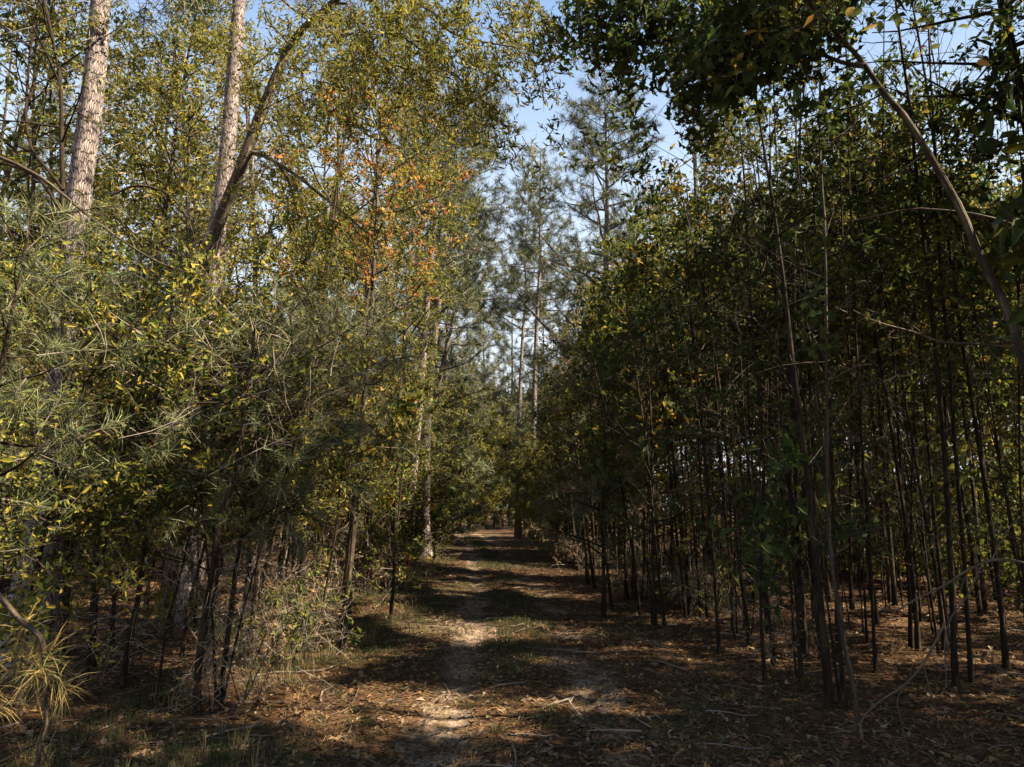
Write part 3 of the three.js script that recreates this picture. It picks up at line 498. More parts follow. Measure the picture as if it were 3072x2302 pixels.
// ---------------------------------------------------------------- young trees of the two thickets
const inBand = (x, z, h) => SPOTS.some(([g, r]) => { if (r < 0.25) return false; for (let y = 0.35 * h; y < h + 0.6; y += 0.7) { const t = (y - g.y) / SUN.y; if (t > 0.5 && Math.hypot(g.x + t * SUN.x - x, g.z + t * SUN.z - z) < 1.4 + r) return true; } return false; });
const OUTLINE = [[-200, 200], [40, 240], [110, 285], [200, 305], [290, 305], [340, 280], [400, 305], [450, 340], [490, 470], [530, 452], [555, 428], [580, 385], [605, 335], [640, 300], [660, 255], [690, 215], [720, 160], [755, 90], [800, -10], [1300, -200]];
const tallest = (x, d) => { const px = CX + F * x / d; let k = 0; while (k < OUTLINE.length - 2 && px > OUTLINE[k + 1][0]) k++; const [a, b] = [OUTLINE[k], OUTLINE[k + 1]], y = a[1] + (b[1] - a[1]) * (px - a[0]) / (b[0] - a[0]); return P(px, y, d).y; };
const taken = [];
const free = (x, z, s) => { for (const [a, b] of taken) if ((a - x) ** 2 + (b - z) ** 2 < s * s) return false; taken.push([x, z]); return true; };
function sapling(label, group, base, H, r0, lean, o, seed, name = 'young_hardwood') {
  const r = rng(seed), spine = stem(base, H, lean, r, 10, 0.035);
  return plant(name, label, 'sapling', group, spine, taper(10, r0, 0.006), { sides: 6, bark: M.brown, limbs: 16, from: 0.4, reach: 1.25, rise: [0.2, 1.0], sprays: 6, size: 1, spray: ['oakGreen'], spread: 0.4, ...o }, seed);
}
function tracedSapling(name, label, trace, d, w, H, o, seed, group) {
  const pts = trace.map(([x, y, dd]) => P(x, y, dd ?? d)), foot = below(pts[0]), r = rng(seed), end = pts[pts.length - 1], way = V().subVectors(end, pts[pts.length - 2]).normalize();
  H = Math.min(H, Math.max(2.4, Math.min(tallest(end.x, d), tallest(end.x - 0.5, d), tallest(end.x + 0.3, d)) - 0.3));
  const list = [foot.clone().add(V(0, -0.05, 0)), ...pts.filter((p) => p.y > foot.y + 0.15)];
  while (list[list.length - 1].y < H) { way.add(V(U(r, -0.06, 0.06), 0.05, U(r, -0.06, 0.06))).normalize(); list.push(list[list.length - 1].clone().addScaledVector(way, 0.8)); }
  const n = 16, spine = curve(list, n); taken.push([foot.x, foot.z]);
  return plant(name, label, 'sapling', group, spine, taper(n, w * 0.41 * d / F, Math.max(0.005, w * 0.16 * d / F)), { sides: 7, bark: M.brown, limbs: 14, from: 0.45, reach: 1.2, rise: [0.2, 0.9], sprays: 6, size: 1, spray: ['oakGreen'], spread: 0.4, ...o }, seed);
}
// shaded side, stems one can follow in the picture
const SHADE = 'young trees of the shaded thicket', shadeLabel = 'thin dark-stemmed young tree in the shaded thicket';
tracedSapling('young_hardwood', 'brown bowed sapling stem at the front of the shaded thicket', [[859, 722], [854, 688], [845, 650], [839, 604], [831, 565], [828, 500], [827, 400], [826, 300]], 6.5, 6, 8.5, { from: 0.5, spray: ['oakGreen', 'lobed'], sprays: 7, bark: M.grey }, 601);
[[[765, 673], [762, 640], [761, 610], [762, 540], [763, 440], [752, 330], [748, 250], 8.4, 5], [[749, 642], [746, 610], [740, 570], [736, 520], [725, 440], 10.4, 5], [[719, 647], [716, 600], [712, 540], [706, 470], [700, 400], 10, 4.5], [[852, 610], [850, 560], [851, 500], [852, 420], 13.6, 4.5], [[955, 682], [953, 630], [950, 560], [946, 480], [940, 400], [930, 300], 8, 7], [[971, 680], [968, 630], [964, 560], [955, 450], 8.1, 5.5], [[1006, 668], [1000, 600], [990, 520], [975, 420], [960, 330], 8.7, 6], [[800, 625], [797, 570], [796, 500], [794, 400], 12, 6], [[875, 668], [872, 600], [868, 520], [860, 420], 8.7, 4], [[612, 603], [608, 575], [603, 540], [598, 500], 14.6, 4], [[640, 610], [636, 575], [630, 535], [622, 490], 13.8, 3.6], [[665, 622], [660, 585], [655, 540], [650, 480], 12.4, 4], [[690, 612], [686, 570], [680, 520], [672, 450], 13.4, 4], [[918, 650], [914, 590], [905, 520], [890, 420], [878, 350], 9.8, 5], [[732, 605], [729, 560], [724, 500], [716, 420], 14, 4.4], [[578, 569], [575, 545], [572, 515], 23, 5], [[595, 585], [590, 555], [586, 520], 18, 4], [[780, 600], [777, 550], [772, 480], 14.6, 4], [[822, 608], [818, 555], [812, 480], 13.8, 4], [[895, 606], [891, 550], [884, 470], 14, 5], [[985, 612], [980, 560], [972, 480], 13.4, 5]]
  .forEach((a, i) => { const w = a.pop(), d = a.pop(); tracedSapling('young_hardwood', `${w >= 5.5 ? 'stout dark' : w >= 4.5 ? 'slim dark' : 'thin dark'} young tree with ${i % 3 === 1 ? 'yellowing' : 'green'} top leaves ${d < 9.5 ? 'at the front of' : d < 14 ? 'inside' : 'along'} the shaded thicket`, a, d, w, 7.5 + (i * 37 % 30) / 10, { spray: [[d < 10.5 ? 'oakNear' : 'oakGreen', 'gum', d < 10.5 ? 'oakNear' : 'oakGreen'][i % 3]], from: 0.42, sprays: 7, deadTwigs: 12, deadFrom: 0.1, deadTo: 0.5 }, 610 + i, SHADE); });
{
  const r = rng(640), made = {};
  for (let k = 0, n = 0; k < 2600 && n < 215; k++) {
    const d = U(r, 7, 32), side = clearing(d) + 0.25 + 15 * Math.pow(r(), 1.5), x = trackX(d) + side;
    if (x / d > 0.86) continue;
    if (d > 14 && side < clearing(d) + 1.6 && r() < 0.75) continue;
    const low = n % 9 === 2, h = Math.min(low ? U(r, 2, 4.6) : U(r, 7, 11.5), tallest(x, d) - 0.2), key = pick(r, d < 10.5 ? ['oakNear', 'oakNear', 'lobed', 'gumNear'] : ['oakGreen', 'oakGreen', 'gum', d > 15 ? 'gold' : 'oakGreen', 'oakGreen']), r0 = low ? U(r, 0.010, 0.02) : 0.010 + 0.028 * Math.pow(r(), 2);
    const label = `${low ? 'short leafy' : r0 > 0.036 ? 'stout-stemmed' : r0 > 0.025 ? 'slim' : 'very thin'} young tree with ${key === 'gold' ? 'golden' : key === 'gum' ? 'yellowing' : key === 'lobed' ? 'lobed' : key === 'gumNear' ? 'small' : 'dark green'} leaves ${side < clearing(d) + 2 ? 'on the front edge of' : side < clearing(d) + 6 ? 'inside' : 'deep inside'} the shaded thicket`;
    const deepIn = side > clearing(d) + 3.5 || low, kin = made[low ? key : 'tall' + n % 9], at = ground(x, -d);
    if (deepIn && d > 11 && kin && !inBand(x, -d, h)) { again(kin, at, U(r, 0, 6.28), h / kin.userData.h, label, SHADE); n++; continue; }
    const t = sapling(label, SHADE, at, h, r0, [d < 10 ? U(r, -0.04, 0.04) : U(r, -0.09, 0.06), U(r, -0.06, 0.06)], { spray: [key], from: low ? 0.3 : U(r, 0.4, 0.58), limbs: low ? 10 : 16, sprays: key === 'lobed' ? 5 : low ? 5 : d < 14 ? 8 : 6, reach: low ? 0.9 : 1.4, size: U(r, 1.2, 1.45), tint: [U(r, 0.85, 1.25), U(r, 0.88, 1.12), 1], deadTwigs: r() < 0.6 ? 11 : 0, deadFrom: 0.05, deadTo: 0.5 }, 2000 + n); t.userData.h = h; if (d > 11) made[low ? key : 'tall' + n % 9] = t; n++;
  }
}
{
  const r = rng(680), made = [];
  for (let k = 0, n = 0; k < 900 && n < 96; k++) {
    const d = U(r, 7.5, 24), side = clearing(d) + 0.2 + 9 * Math.pow(r(), 1.3), x = trackX(d) + side;
    if (x / d > 0.8 || !free(x, -d, 0.22)) continue;
    const h = U(r, 3, 6.5), b = ground(x, -d), label = `leafless ${h > 5 ? 'tall' : h > 4 ? 'middling' : 'short'} dead stem with bare side twigs ${side < clearing(d) + 2 ? 'on the front edge of' : 'inside'} the shaded thicket`;
    if (made.length > 6) again(made[n % 7], b, U(r, 0, 6.28), h / made[n % 7].userData.h, label, 'dead stems of the shaded thicket');
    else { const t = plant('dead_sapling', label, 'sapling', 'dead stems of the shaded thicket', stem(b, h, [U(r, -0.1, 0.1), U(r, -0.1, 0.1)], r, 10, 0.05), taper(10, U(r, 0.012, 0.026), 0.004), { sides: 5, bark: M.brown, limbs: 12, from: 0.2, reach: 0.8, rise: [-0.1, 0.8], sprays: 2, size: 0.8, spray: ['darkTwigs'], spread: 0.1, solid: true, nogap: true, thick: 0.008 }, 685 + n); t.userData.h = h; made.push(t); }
    n++;
  }
}
// young pines along the shaded edge, with some tan needles
[[[600, 13.5, 4.2], [622, 16, 6.0], [648, 12.5, 5.2], [585, 19, 6.5], [568, 25, 6.2], [640, 20, 8], [668, 17, 7.5], [612, 24, 8], [592, 22, 7], [575, 29, 7.5], [630, 16, 5.5], [655, 23, 8.5], [556, 31, 6], [600, 30, 8.5], [682, 21, 8]]].flat().forEach(([px, d, h], i) => {
  const x = (px - CX) / F * d, r = rng(700 + i), b = ground(x, -d); taken.push([b.x, b.z]);
  plant('young_pine', 'young pine with tan and green needles on the edge of the shaded thicket', 'sapling', 'young pines on the shaded edge', stem(b, h, [U(r, -0.04, 0.04), 0], r, 10, 0.03), taper(10, 0.045, 0.008), { sides: 6, bark: M.brown, limbs: 26, from: 0.24, reach: 1.5, rise: [0.05, 0.6], sprays: 6, size: d > 18 ? 1.5 : 1.2, spray: ['pine', 'pinePale', 'pine', 'pineTan'], cone: true, spread: 0.2 }, 710 + i);
});
// young pines and hardwoods on the sunlit side: those one can follow
const LIT = 'young trees of the sunlit thicket', litLabel = 'slender young tree in the sunlit thicket behind the verge';
{
  const snag = tracedSapling('young_pine', 'crooked dark young pine at the front of the sunlit thicket, top dead', [[199, 701], [197, 681], [202, 634], [208, 596], [214, 560], [222, 509], [237, 478], [241, 441], [244, 410], [247, 388]], 7.2, 9.5, 3.5, { limbs: 10, from: 0.72, reach: 1.3, rise: [-0.1, 0.25], sprays: 2, spray: ['twigs'], curl: 0.0, top: 8, spread: 0.1, thick: 0.008, nogap: true }, 720);
  const r = rng(725), tw = [];
  for (const [list, w] of [[[[247, 392], [225, 399], [205, 397], [180, 394], [150, 402]], 2.2], [[[247, 394], [275, 402], [300, 400], [325, 392], [345, 386], [380, 384]], 2.4], [[[245, 412], [275, 416], [310, 414], [350, 407]], 2.2], [[[245, 408], [225, 414], [200, 424], [178, 428]], 1.8], [[[247, 388], [238, 372], [222, 360], [210, 342]], 1.6], [[[247, 388], [262, 370], [282, 362], [296, 344]], 1.6], [[[241, 441], [262, 436], [285, 440]], 1.4]]) {
    const c = traced(list, 7.1, 9); part('limb', tube(c.map((p) => V().subVectors(p, snag.position)), widths(9, w, 0.8, 7.1), 5, 0.1, w), M.grey, snag);
    for (let k = 0; k < 7; k++) { const i = 2 + Math.floor(U(r, 0, 6)); tw.push([c[i].clone(), rdir(r, 0.2), U(r, 0.4, 0.8)]); }
  }
  crown(snag, 'dead_twig', S.twigs[0], M.twig, tw, r, { nogap: true, solid: true });
}
[[[219, 690], [230, 619], [235, 573], [244, 519], [252, 470], 7.6, 6.5], [[218, 693], [213, 634], [210, 590], 7.5, 3.5], [[222, 691], [237, 637], [246, 600], 7.5, 3], [[250, 640], [259, 599], [268, 554], [276, 510], 10.3, 4.5], [[262, 643], [268, 611], [278, 568], [286, 520], 10.2, 4.2], [[292, 632], [302, 562], [309, 511], [314, 470], 11, 6], [[316, 643], [322, 611], [330, 566], [336, 530], 10.2, 3.5], [[123, 680], [130, 634], [139, 596], [148, 511], [154, 450], 8, 7], [[113, 640], [114, 600], [121, 527], [126, 480], 10, 5], [[92, 660], [94, 600], [97, 530], 9, 9], [[157, 690], [168, 620], [178, 585], [188, 540], 7.7, 3], [[182, 650], [188, 610], [198, 570], [206, 540], 9.6, 4.5], [[340, 640], [345, 600], [350, 560], 10.5, 2.6], [[60, 690], [66, 620], [72, 550], [78, 480], 7.7, 6], [[398, 560], [401, 520], [404, 480], 25, 5], [[415, 558], [417, 520], [420, 485], 25.5, 4.5], [[388, 575], [391, 540], [394, 500], 20, 3.6], [[360, 580], [364, 545], [369, 505], 18.5, 4]]
  .forEach((a, i) => { const w = a.pop(), d = a.pop(), pine = i % 3 !== 1; tracedSapling(pine ? 'young_pine' : 'leafy_sapling', pine ? `${w >= 5.5 ? 'stouter' : w >= 4 ? 'slender' : 'very thin'} ${d < 9 ? 'forward' : d < 12 ? 'upright' : 'far'} young pine stem of the sunlit thicket` : `${w >= 5 ? 'stouter' : 'thin'} ${d < 9 ? 'forward' : 'upright'} leafy young stem of the sunlit thicket`, a, d, w, 4.6 + (i * 29 % 24) / 10, { spray: pine ? ['pine', 'pineNear'] : ['gumNear'], from: 0.42, sprays: pine ? 4 : 6, limbs: pine ? 18 : 14, rise: pine ? [0, 0.5] : [0.2, 0.9], spread: pine ? 0.12 : 0.4, reach: pine ? 1.0 : 1.2, deadTwigs: 14, deadKind: S.twigs, deadFrom: 0.08, deadTo: 0.5 }, 730 + i, pine ? 'young pines of the sunlit thicket' : LIT); });
{
  const r = rng(760), made = [], kinds = {};
  for (let k = 0, n = 0, m = 0; k < 1200 && n < 105; k++) {
    const d = U(r, 7, 30), side = clearing(d) + 0.5 + 11 * Math.pow(r(), 1.5), x = trackX(d) - side;
    if (x / d < -0.86 || !free(x, -d, 0.45)) continue;
    const pine = r() < 0.25, h = Math.min(U(r, 2.6, 6) + 0.2 * Math.max(0, side - 3), (tallest(x, d) - 0.2) * U(r, 0.75, 1)), where = side < clearing(d) + 2 ? 'behind the verge' : side < clearing(d) + 6 ? 'inside the sunlit thicket' : 'deep inside the sunlit thicket';
    const base = ground(x, -d), lean = [U(r, -0.03, 0.09), U(r, -0.05, 0.05)], dead = { deadTwigs: 12, deadKind: r() < 0.7 ? S.twigs : S.darkTwigs, deadFrom: 0.05, deadTo: 0.6 };
    n++;
    if (pine) {
      const label = `slender young pine ${where} on the sunlit side`, g = 'young pines of the sunlit thicket';
      if (made.length > 7) { const p = made[m++ % 8]; again(p, base, U(r, 0, 6.28), h / p.userData.h, label, g); continue; }
      const t = sapling(label, g, base, h, U(r, 0.02, 0.045), lean, { spray: [pick(r, ['pine', 'pinePale']), 'pine'], limbs: 20, sprays: 4, spread: 0.12, rise: [0, 0.5], from: 0.3, reach: 1.0, cone: true, ...dead }, 3000 + n, 'young_pine'); t.userData.h = h; made.push(t);
    } else {
      const key = d < 11 ? pick(r, ['gumNear', 'willow', 'gumNear']) : pick(r, ['gum', 'willow', 'oakGreen', 'gold', 'willow']);
      const kin = kinds[key], label = `young tree with ${{ gum: 'yellow-green', gumNear: 'small green', willow: 'narrow olive', oakGreen: 'dark green', gold: 'golden' }[key]} leaves ${where} on the sunlit side`;
      if (kin && d > 12 && side > clearing(d) + 2.5) { again(kin, base, U(r, 0, 6.28), h / kin.userData.h, label, LIT); continue; }
      const t = kinds[key] = sapling(label, LIT, base, h, U(r, 0.014, 0.035), lean, { spray: [key], limbs: 14, sprays: 8, from: U(r, 0.2, 0.4), tint: [U(r, 0.85, 1.25), U(r, 0.88, 1.12), 1], ...dead }, 3000 + n, 'leafy_sapling'); t.userData.h = h;
    }
  }
}
// pines close to the viewer on the sunlit side, long needles hanging into the view
[[-30, 5.8, 4.4, 'pineNear'], [45, 7.4, 4.2, 'pineNear'], [255, 9.6, 3.9, 'pineNear'], [300, 12.6, 4.6, 'pine']].forEach(([px, d, h, key], i) => {
  const x = (px - CX) / F * d, r = rng(800 + i), b = ground(x, -d);
  plant('young_pine', 'bushy young pine with long drooping grey-green needles by the verge', 'sapling', 'bushy young pines by the verge', stem(b, h, [U(r, 0, 0.06), 0], r, 10, 0.03), taper(10, 0.04, 0.01), { sides: 7, bark: M.brown, limbs: 18, from: 0.4, reach: 1.15, rise: [-0.05, 0.5], sprays: 4, size: 1, spray: [key, key], spread: 0.1, cone: true, droop: -0.1, deadTwigs: 20, deadKind: S.twigs }, 810 + i);
});
// leafy bushes
[[395, 13, 3.7, 'broad', 'large-leaved bush with green and orange leaves in full sun'], [20, 6.6, 2.1, 'gumNear', 'dark broad-leaved bush under the bushy pines'], [352, 14.5, 1.5, 'gumNear', 'low green bush by the fallen branches'], [410, 23.6, 3, 'gum', 'leafy bush around the foot of the trackside pine']].forEach(([px, d, h, key, label], i) => {
  const x = (px - CX) / F * d, r = rng(830 + i), b = ground(x, -d);
  plant('leafy_bush', label, 'bush', null, stem(b, h, [0.05, 0], r, 9, 0.06), taper(9, 0.03, 0.006), { sides: 6, bark: M.brown, limbs: 20, from: 0.25, reach: 1.1, rise: [0, 0.7], sprays: 7, size: 1, spray: [key, key], spread: 0.35, droop: -0.15 }, 840 + i);
});

// ---------------------------------------------------------------- leaning sapling, edge tree and near leaves on the shaded side
{
  const d = 6.2, pts = [[1110, 640, 6.2], [1075, 500], [1040, 400], [1024, 362], [1007, 310], [985, 267], [976, 247], [961, 211], [942, 177], [927, 151], [905, 117], [884, 93], [865, 66], [845, 42, 6], [826, 21, 5.9], [808, 2, 5.8], [790, -30, 5.6]].map(([x, y, dd]) => P(x, y, dd ?? d));
  const foot = below(pts[0]), t = thing('leaning_sapling', 'slim bowed sapling leaning out over the track from the shaded side', 'sapling', foot), loc = (p) => V().subVectors(p, foot), r = rng(850);
  const spine = curve([foot.clone().add(V(0.05, -0.1, 0)), ...pts], 30); part('trunk', tube(spine.map(loc), widths(30, 12, 3.5, d), 8, 0.1, 3), M.grey, t);
  const places = [], limb = (list, dd, w0, w1, n, leafy) => { const c = traced(list, dd, n); part('limb', tube(c.map(loc), widths(n, w0, w1, dd), 6, 0.1, w1 + n), M.grey, t); for (let k = 0; k < leafy; k++) { const f = U(r, 1, n - 1.01), i = Math.floor(f); places.push([c[i].clone().lerp(c[i + 1], f - i).add(rdir(r).multiplyScalar(U(r, 0, 0.4))), rdir(r, -0.2), U(r, 0.8, 1.2)]); } };
  limb([[865, 66, 6.1], [848, 64, 6.2], [822, 54, 6.4], [791, 32, 6.6], [745, 12, 6.9], [700, -5, 7.2]], 6.4, 5.5, 1.6, 12, 40);
  limb([[1040, 236, 6], [1005, 222, 6.1], [973, 214, 6.2], [940, 210, 6.4], [911, 209, 6.6], [853, 221, 6.9], [791, 228, 7.2]], 6.5, 3.6, 1, 14, 46);
  limb([[927, 151], [905, 168, 6.2], [880, 180, 6.3], [850, 186, 6.5]], d, 2, 0.8, 8, 26);
  limb([[884, 93], [860, 105, 6.3], [830, 112, 6.5], [800, 130, 6.7], [770, 138, 6.9]], d, 2.2, 0.8, 9, 40);
  limb([[826, 21, 5.9], [790, 30, 6.2], [760, 52, 6.5], [720, 66, 6.8], [690, 84, 7], [668, 104, 7.2]], 6.4, 2.4, 0.8, 12, 44);
  limb([[700, -5, 7.2], [680, 18, 7.3], [655, 30, 7.4], [630, 52, 7.5], [618, 70, 7.6]], 7.3, 2, 0.8, 9, 36);
  limb([[700, -5, 7.2], [665, -16, 7.4], [630, -14, 7.5], [600, -4, 7.6], [574, 14, 7.7]], 7.4, 2.2, 0.8, 9, 46);
  limb([[745, 12, 6.9], [730, 40, 7], [712, 80, 7], [700, 110, 7.1], [690, 118, 7.1]], 7, 2, 0.8, 9, 34);
  const clear = places.filter(([p]) => spine.every((q) => q.distanceTo(p) > 0.42));   // leaves stay off the bare lower stem
  for (let j = 0; j < 3; j++) crown(t, 'foliage', S.lobed[j], M.leaf, clear.filter((_, i) => i % 3 === j), r);
  // single large leaves hanging on the twigs
  const big = (px, py, dd, L, ang, out, c) => { const T = new Tris(), a = P(px, py, dd), q = ang * Math.PI / 180; T.leaf(V(0, 0, 0), V(Math.cos(q), -Math.sin(q), 0.15).normalize(), V(0.2, 0.35, 0.9).normalize(), L, OUT[out], c, 0.15, 0.1); const m = part('leaf', T.geometry(), M.leaf, t); m.position.copy(loc(a)); return m; };
  const Y = [0.5, 0.25, 0.04], YG = [0.17, 0.18, 0.03];
  [[814, 14, 3.6, 0.12, 128, 'lance', Y], [878, 24, 3.6, 0.12, 155, 'lance', [0.34, 0.2, 0.04]], [852, 7, 3.6, 0.09, 120, 'ovate', [0.3, 0.2, 0.03]], [896, 12, 3.7, 0.12, 92, 'ovate', YG], [880, 20, 3.8, 0.1, 100, 'ovate', YG], [862, 8, 3.7, 0.1, 140, 'ovate', YG], [933, 26, 3.6, 0.10, 158, 'lance', Y], [930, 20, 3.7, 0.1, 170, 'ovate', YG], [928, 46, 3.7, 0.08, 172, 'lance', [0.45, 0.18, 0.05]], [990, 64, 3.4, 0.075, 182, 'round', [0.55, 0.26, 0.06]], [985, 58, 3.5, 0.09, 182, 'lance', YG], [970, 26, 3.7, 0.08, 175, 'ovate', YG], [1004, 16, 3.8, 0.08, 160, 'ovate', YG], [940, 44, 3.8, 0.08, 150, 'ovate', YG]].forEach((a) => big(...a));
  const twg = (list, dd, w0, w1) => { const c = traced(list, dd, 10); part('twig', tube(c.map(loc), widths(10, w0, w1, dd), 4), M.grey, t); };
  twg([[1040, 14, 3.9], [980, 8, 3.7], [930, 14, 3.6], [880, 4, 3.6], [840, -6, 3.5]], 3.7, 1.6, 0.9); twg([[1040, 70, 3.6], [1005, 62, 3.45], [960, 52, 3.5], [920, 56, 3.6]], 3.5, 1.5, 0.7); twg([[840, -6, 3.6], [824, 6, 3.6], [814, 14, 3.6]], 3.6, 1, 0.6);
}
{
  const d = 7.4, pts = [[1075, 420], [1050, 250], [1034, 160], [1022, 100], [1010, 39], [1001, 0], [990, -60], [980, -120]].map(([x, y]) => P(x, y, d)), foot = below(pts[0]), spine = curve([foot.clone().add(V(0.2, -0.1, 0)), ...pts], 22);
  plant('young_hardwood', 'dark trunk with sparse leaves beside the bowed sapling', 'sapling', null, spine, widths(22, 14, 6, d), { sides: 8, bark: M.brown, limbs: 22, from: 0.4, reach: 2.2, rise: [0.1, 0.7], sprays: 6, size: 1, spray: ['lobed', 'darkTwigs'], spread: 0.5 }, 870);
}
// ---------------------------------------------------------------- trees out of view on the shaded side whose crowns shade the near part of the track
{
  const r = rng(880);
  [[4.4, -3.2, 9], [5.6, -1.4, 10], [4.4, 0.6, 9], [6.6, 1.6, 11], [7.4, -4.4, 11], [8.6, -0.8, 12], [6.2, 4.4, 11], [9, 3.4, 12], [6.2, -6, 10], [10.5, -3, 12], [12, 0.5, 12], [11, 5, 12], [10.5, -6.6, 12], [13.5, -5, 12], [13, -9, 12], [14.5, -2, 13], [9.5, -8.6, 11]].forEach(([x, z, h], i) => {
    const label = 'dense leafy young tree at the shaded edge of the track beyond the bowed sapling', group = 'young trees shading the near track', b = ground(x, z);
    sapling(label, group, b, h, 0.05, [U(r, -0.03, 0.05), U(r, -0.04, 0.04)], { spray: ['oakGreen'], limbs: 26, sprays: 11, from: 0.28, reach: 2, size: 1.65, spread: 0.7, aside: true, nogap: true }, 885 + i);
  });
}

// ---------------------------------------------------------------- dead branches
function deadBranch(name, label, main, d, w0, w1, subs, mat = M.dead, group) {
  const c = traced(main, d, 18), base = c[0].clone(), t = thing(name, label, 'branch', base, group), loc = (p) => V().subVectors(p, base);
  part('stem', tube(c.map(loc), widths(18, w0, w1, d), 6, 0.15, w0), mat, t);
  for (const [list, a, b] of subs) { const s = traced(list, d, 8); part('twig', tube(s.map(loc), widths(8, a, b, d), 5), mat, t); }
  return t;
}
deadBranch('dead_branch', 'pale bare branch with forked twigs in front of the shaded thicket', [[1040, 352], [1007, 347], [976, 344], [938, 341], [914, 332], [884, 324], [868, 318], [853, 310]], 6.2, 3, 0.9, [[[[938, 341], [925, 335], [912, 325], [903, 321]], 1.2, 0.6], [[[914, 332], [906, 318], [904, 312]], 1, 0.5], [[[940, 344], [930, 352], [914, 357]], 1.1, 0.5], [[[895, 330], [888, 336], [896, 338], [904, 336]], 1, 0.5], [[[985, 344], [1000, 362], [1012, 376], [1024, 388]], 1.6, 0.8]]);
deadBranch('dead_branch', 'straight silvery stick leaning behind the forked bare branch', [[1040, 350], [1024, 346], [1000, 339], [967, 332]], 6.4, 4, 2.4, []);
deadBranch('dead_branch', 'drooping bare branch with long curved twigs above the shaded leaf litter', [[1040, 570], [1024, 563], [992, 560], [968, 570], [945, 585], [914, 600], [894, 611], [880, 608]], 5.4, 3.6, 1, [[[[981, 566], [965, 600], [948, 622], [945, 639], [945, 665], [947, 684], [939, 698]], 2, 0.9], [[[968, 570], [963, 582], [962, 590]], 1.2, 0.7], [[[992, 560], [1002, 540], [1016, 520], [1024, 515]], 1.4, 0.8], [[[978, 562], [975, 548]], 1, 0.6]]);
deadBranch('dead_branch', 'crooked bare branch arching down to the shaded leaf litter', [[945, 622], [936, 641], [922, 665], [904, 685], [876, 704], [866, 714], [860, 724]], 5, 2.4, 1.4, [[[[860, 724], [850, 726], [834, 732]], 1.4, 0.8], [[[860, 724], [862, 738], [872, 748]], 1.2, 0.7], [[[904, 685], [897, 700], [900, 716], [908, 750]], 1.4, 0.7], [[[922, 660], [930, 690], [938, 715], [950, 738]], 1.4, 0.7]]);
deadBranch('dead_branch', 'short forked bare twig low in front of the dark trunks', [[1040, 702], [1024, 698], [1008, 690], [998, 686], [992, 680]], 4.6, 2, 1, [[[[1003, 688], [999, 680], [997, 677]], 1, 0.6]]);
deadBranch('dead_branch', 'short mossy bare branch reaching in beside the dark trunks', [[1040, 674], [1024, 674], [1006, 673], [994, 664], [980, 655]], 5, 2.4, 1, [[[[1000, 668], [992, 666], [984, 668]], 1.2, 0.6]]);
deadBranch('dead_branch', 'long dark drooping branch below the thickest pine trunk', [[-20, 150], [20, 166], [50, 184], [75, 205], [110, 232], [150, 258], [185, 272], [215, 276]], 7.6, 4.4, 1, [[[[75, 205], [95, 214], [120, 216], [140, 212]], 1.8, 0.8], [[[110, 232], [118, 250], [130, 268]], 1.4, 0.7], [[[50, 184], [40, 200], [36, 220]], 1.4, 0.7], [[[150, 258], [170, 250], [186, 240]], 1.4, 0.6]], M.grey);
deadBranch('dead_branch', 'arched grey branch hanging before the two tall pine trunks', [[110, 196], [135, 186], [160, 190], [180, 206], [192, 230], [198, 256]], 8.2, 3, 1, [[[[160, 190], [176, 182], [196, 184]], 1.4, 0.7], [[[180, 206], [170, 222], [168, 240]], 1.2, 0.6]], M.grey);
// lying on the ground
function fallen(label, list, w0, w1, d, subs, mat = M.dead) {
  const on = (l, up) => curve(l.map(([x, y, h]) => onGround(x, y).add(V(0, (h ?? 0) + up, 0))), 14), c = on(list, w0 / 2 * d / F + 0.01), base = c[0].clone(), t = thing('fallen_branch', label, 'branch', base), loc = (p) => V().subVectors(p, base);
  part('stem', tube(c.map(loc), widths(14, w0, w1, d), 7, 0.15, w0), mat, t);
  for (const [l, a, b] of subs) part('twig', tube(on(l, 0.02).map(loc), widths(14, a, b, d), 5), mat, t);
}
fallen('grey fallen pole lying along the verge among brown leaves', [[350, 573], [374, 578], [395, 582], [426, 585], [455, 585]], 3.4, 1.6, 18, [[[[404, 590], [413, 582, 0.15], [420, 574, 0.5]], 1.2, 0.7], [[[431, 598], [427, 586, 0.1], [424, 575, 0.35]], 1.2, 0.7]], M.grey);
fallen('bent pale fallen branch at the edge of the sunlit patch', [[256, 678], [270, 675], [293, 675], [310, 673], [325, 671], [340, 664]], 2.6, 1.4, 8.6, [[[[288, 670], [305, 673], [325, 672]], 1.6, 1]]);
fallen('long thin twig fallen across the dark verge', [[345, 660], [352, 672], [358, 690], [352, 705]], 1.2, 0.8, 8, []);
fallen('heap branch of pale sticks lying under the low bush', [[330, 572, 0.5], [342, 580, 0.35], [352, 588, 0.1], [362, 596]], 3.6, 2, 16, [[[[334, 582, 0.3], [346, 588, 0.2], [354, 592]], 2.2, 1], [[[338, 590, 0.2], [350, 590, 0.3], [360, 586, 0.1]], 1.8, 1], [[[372, 612], [382, 607, 0.1], [392, 600, 0.25]], 1.4, 0.8]]);
fallen('weathered stick fallen among the sunlit saplings', [[238, 578, 0.5], [255, 577, 0.4], [275, 576, 0.3], [290, 574, 0.2]], 3, 1.6, 15, [[[[262, 577, 0.4], [272, 572, 0.7]], 1.5, 0.8]]);
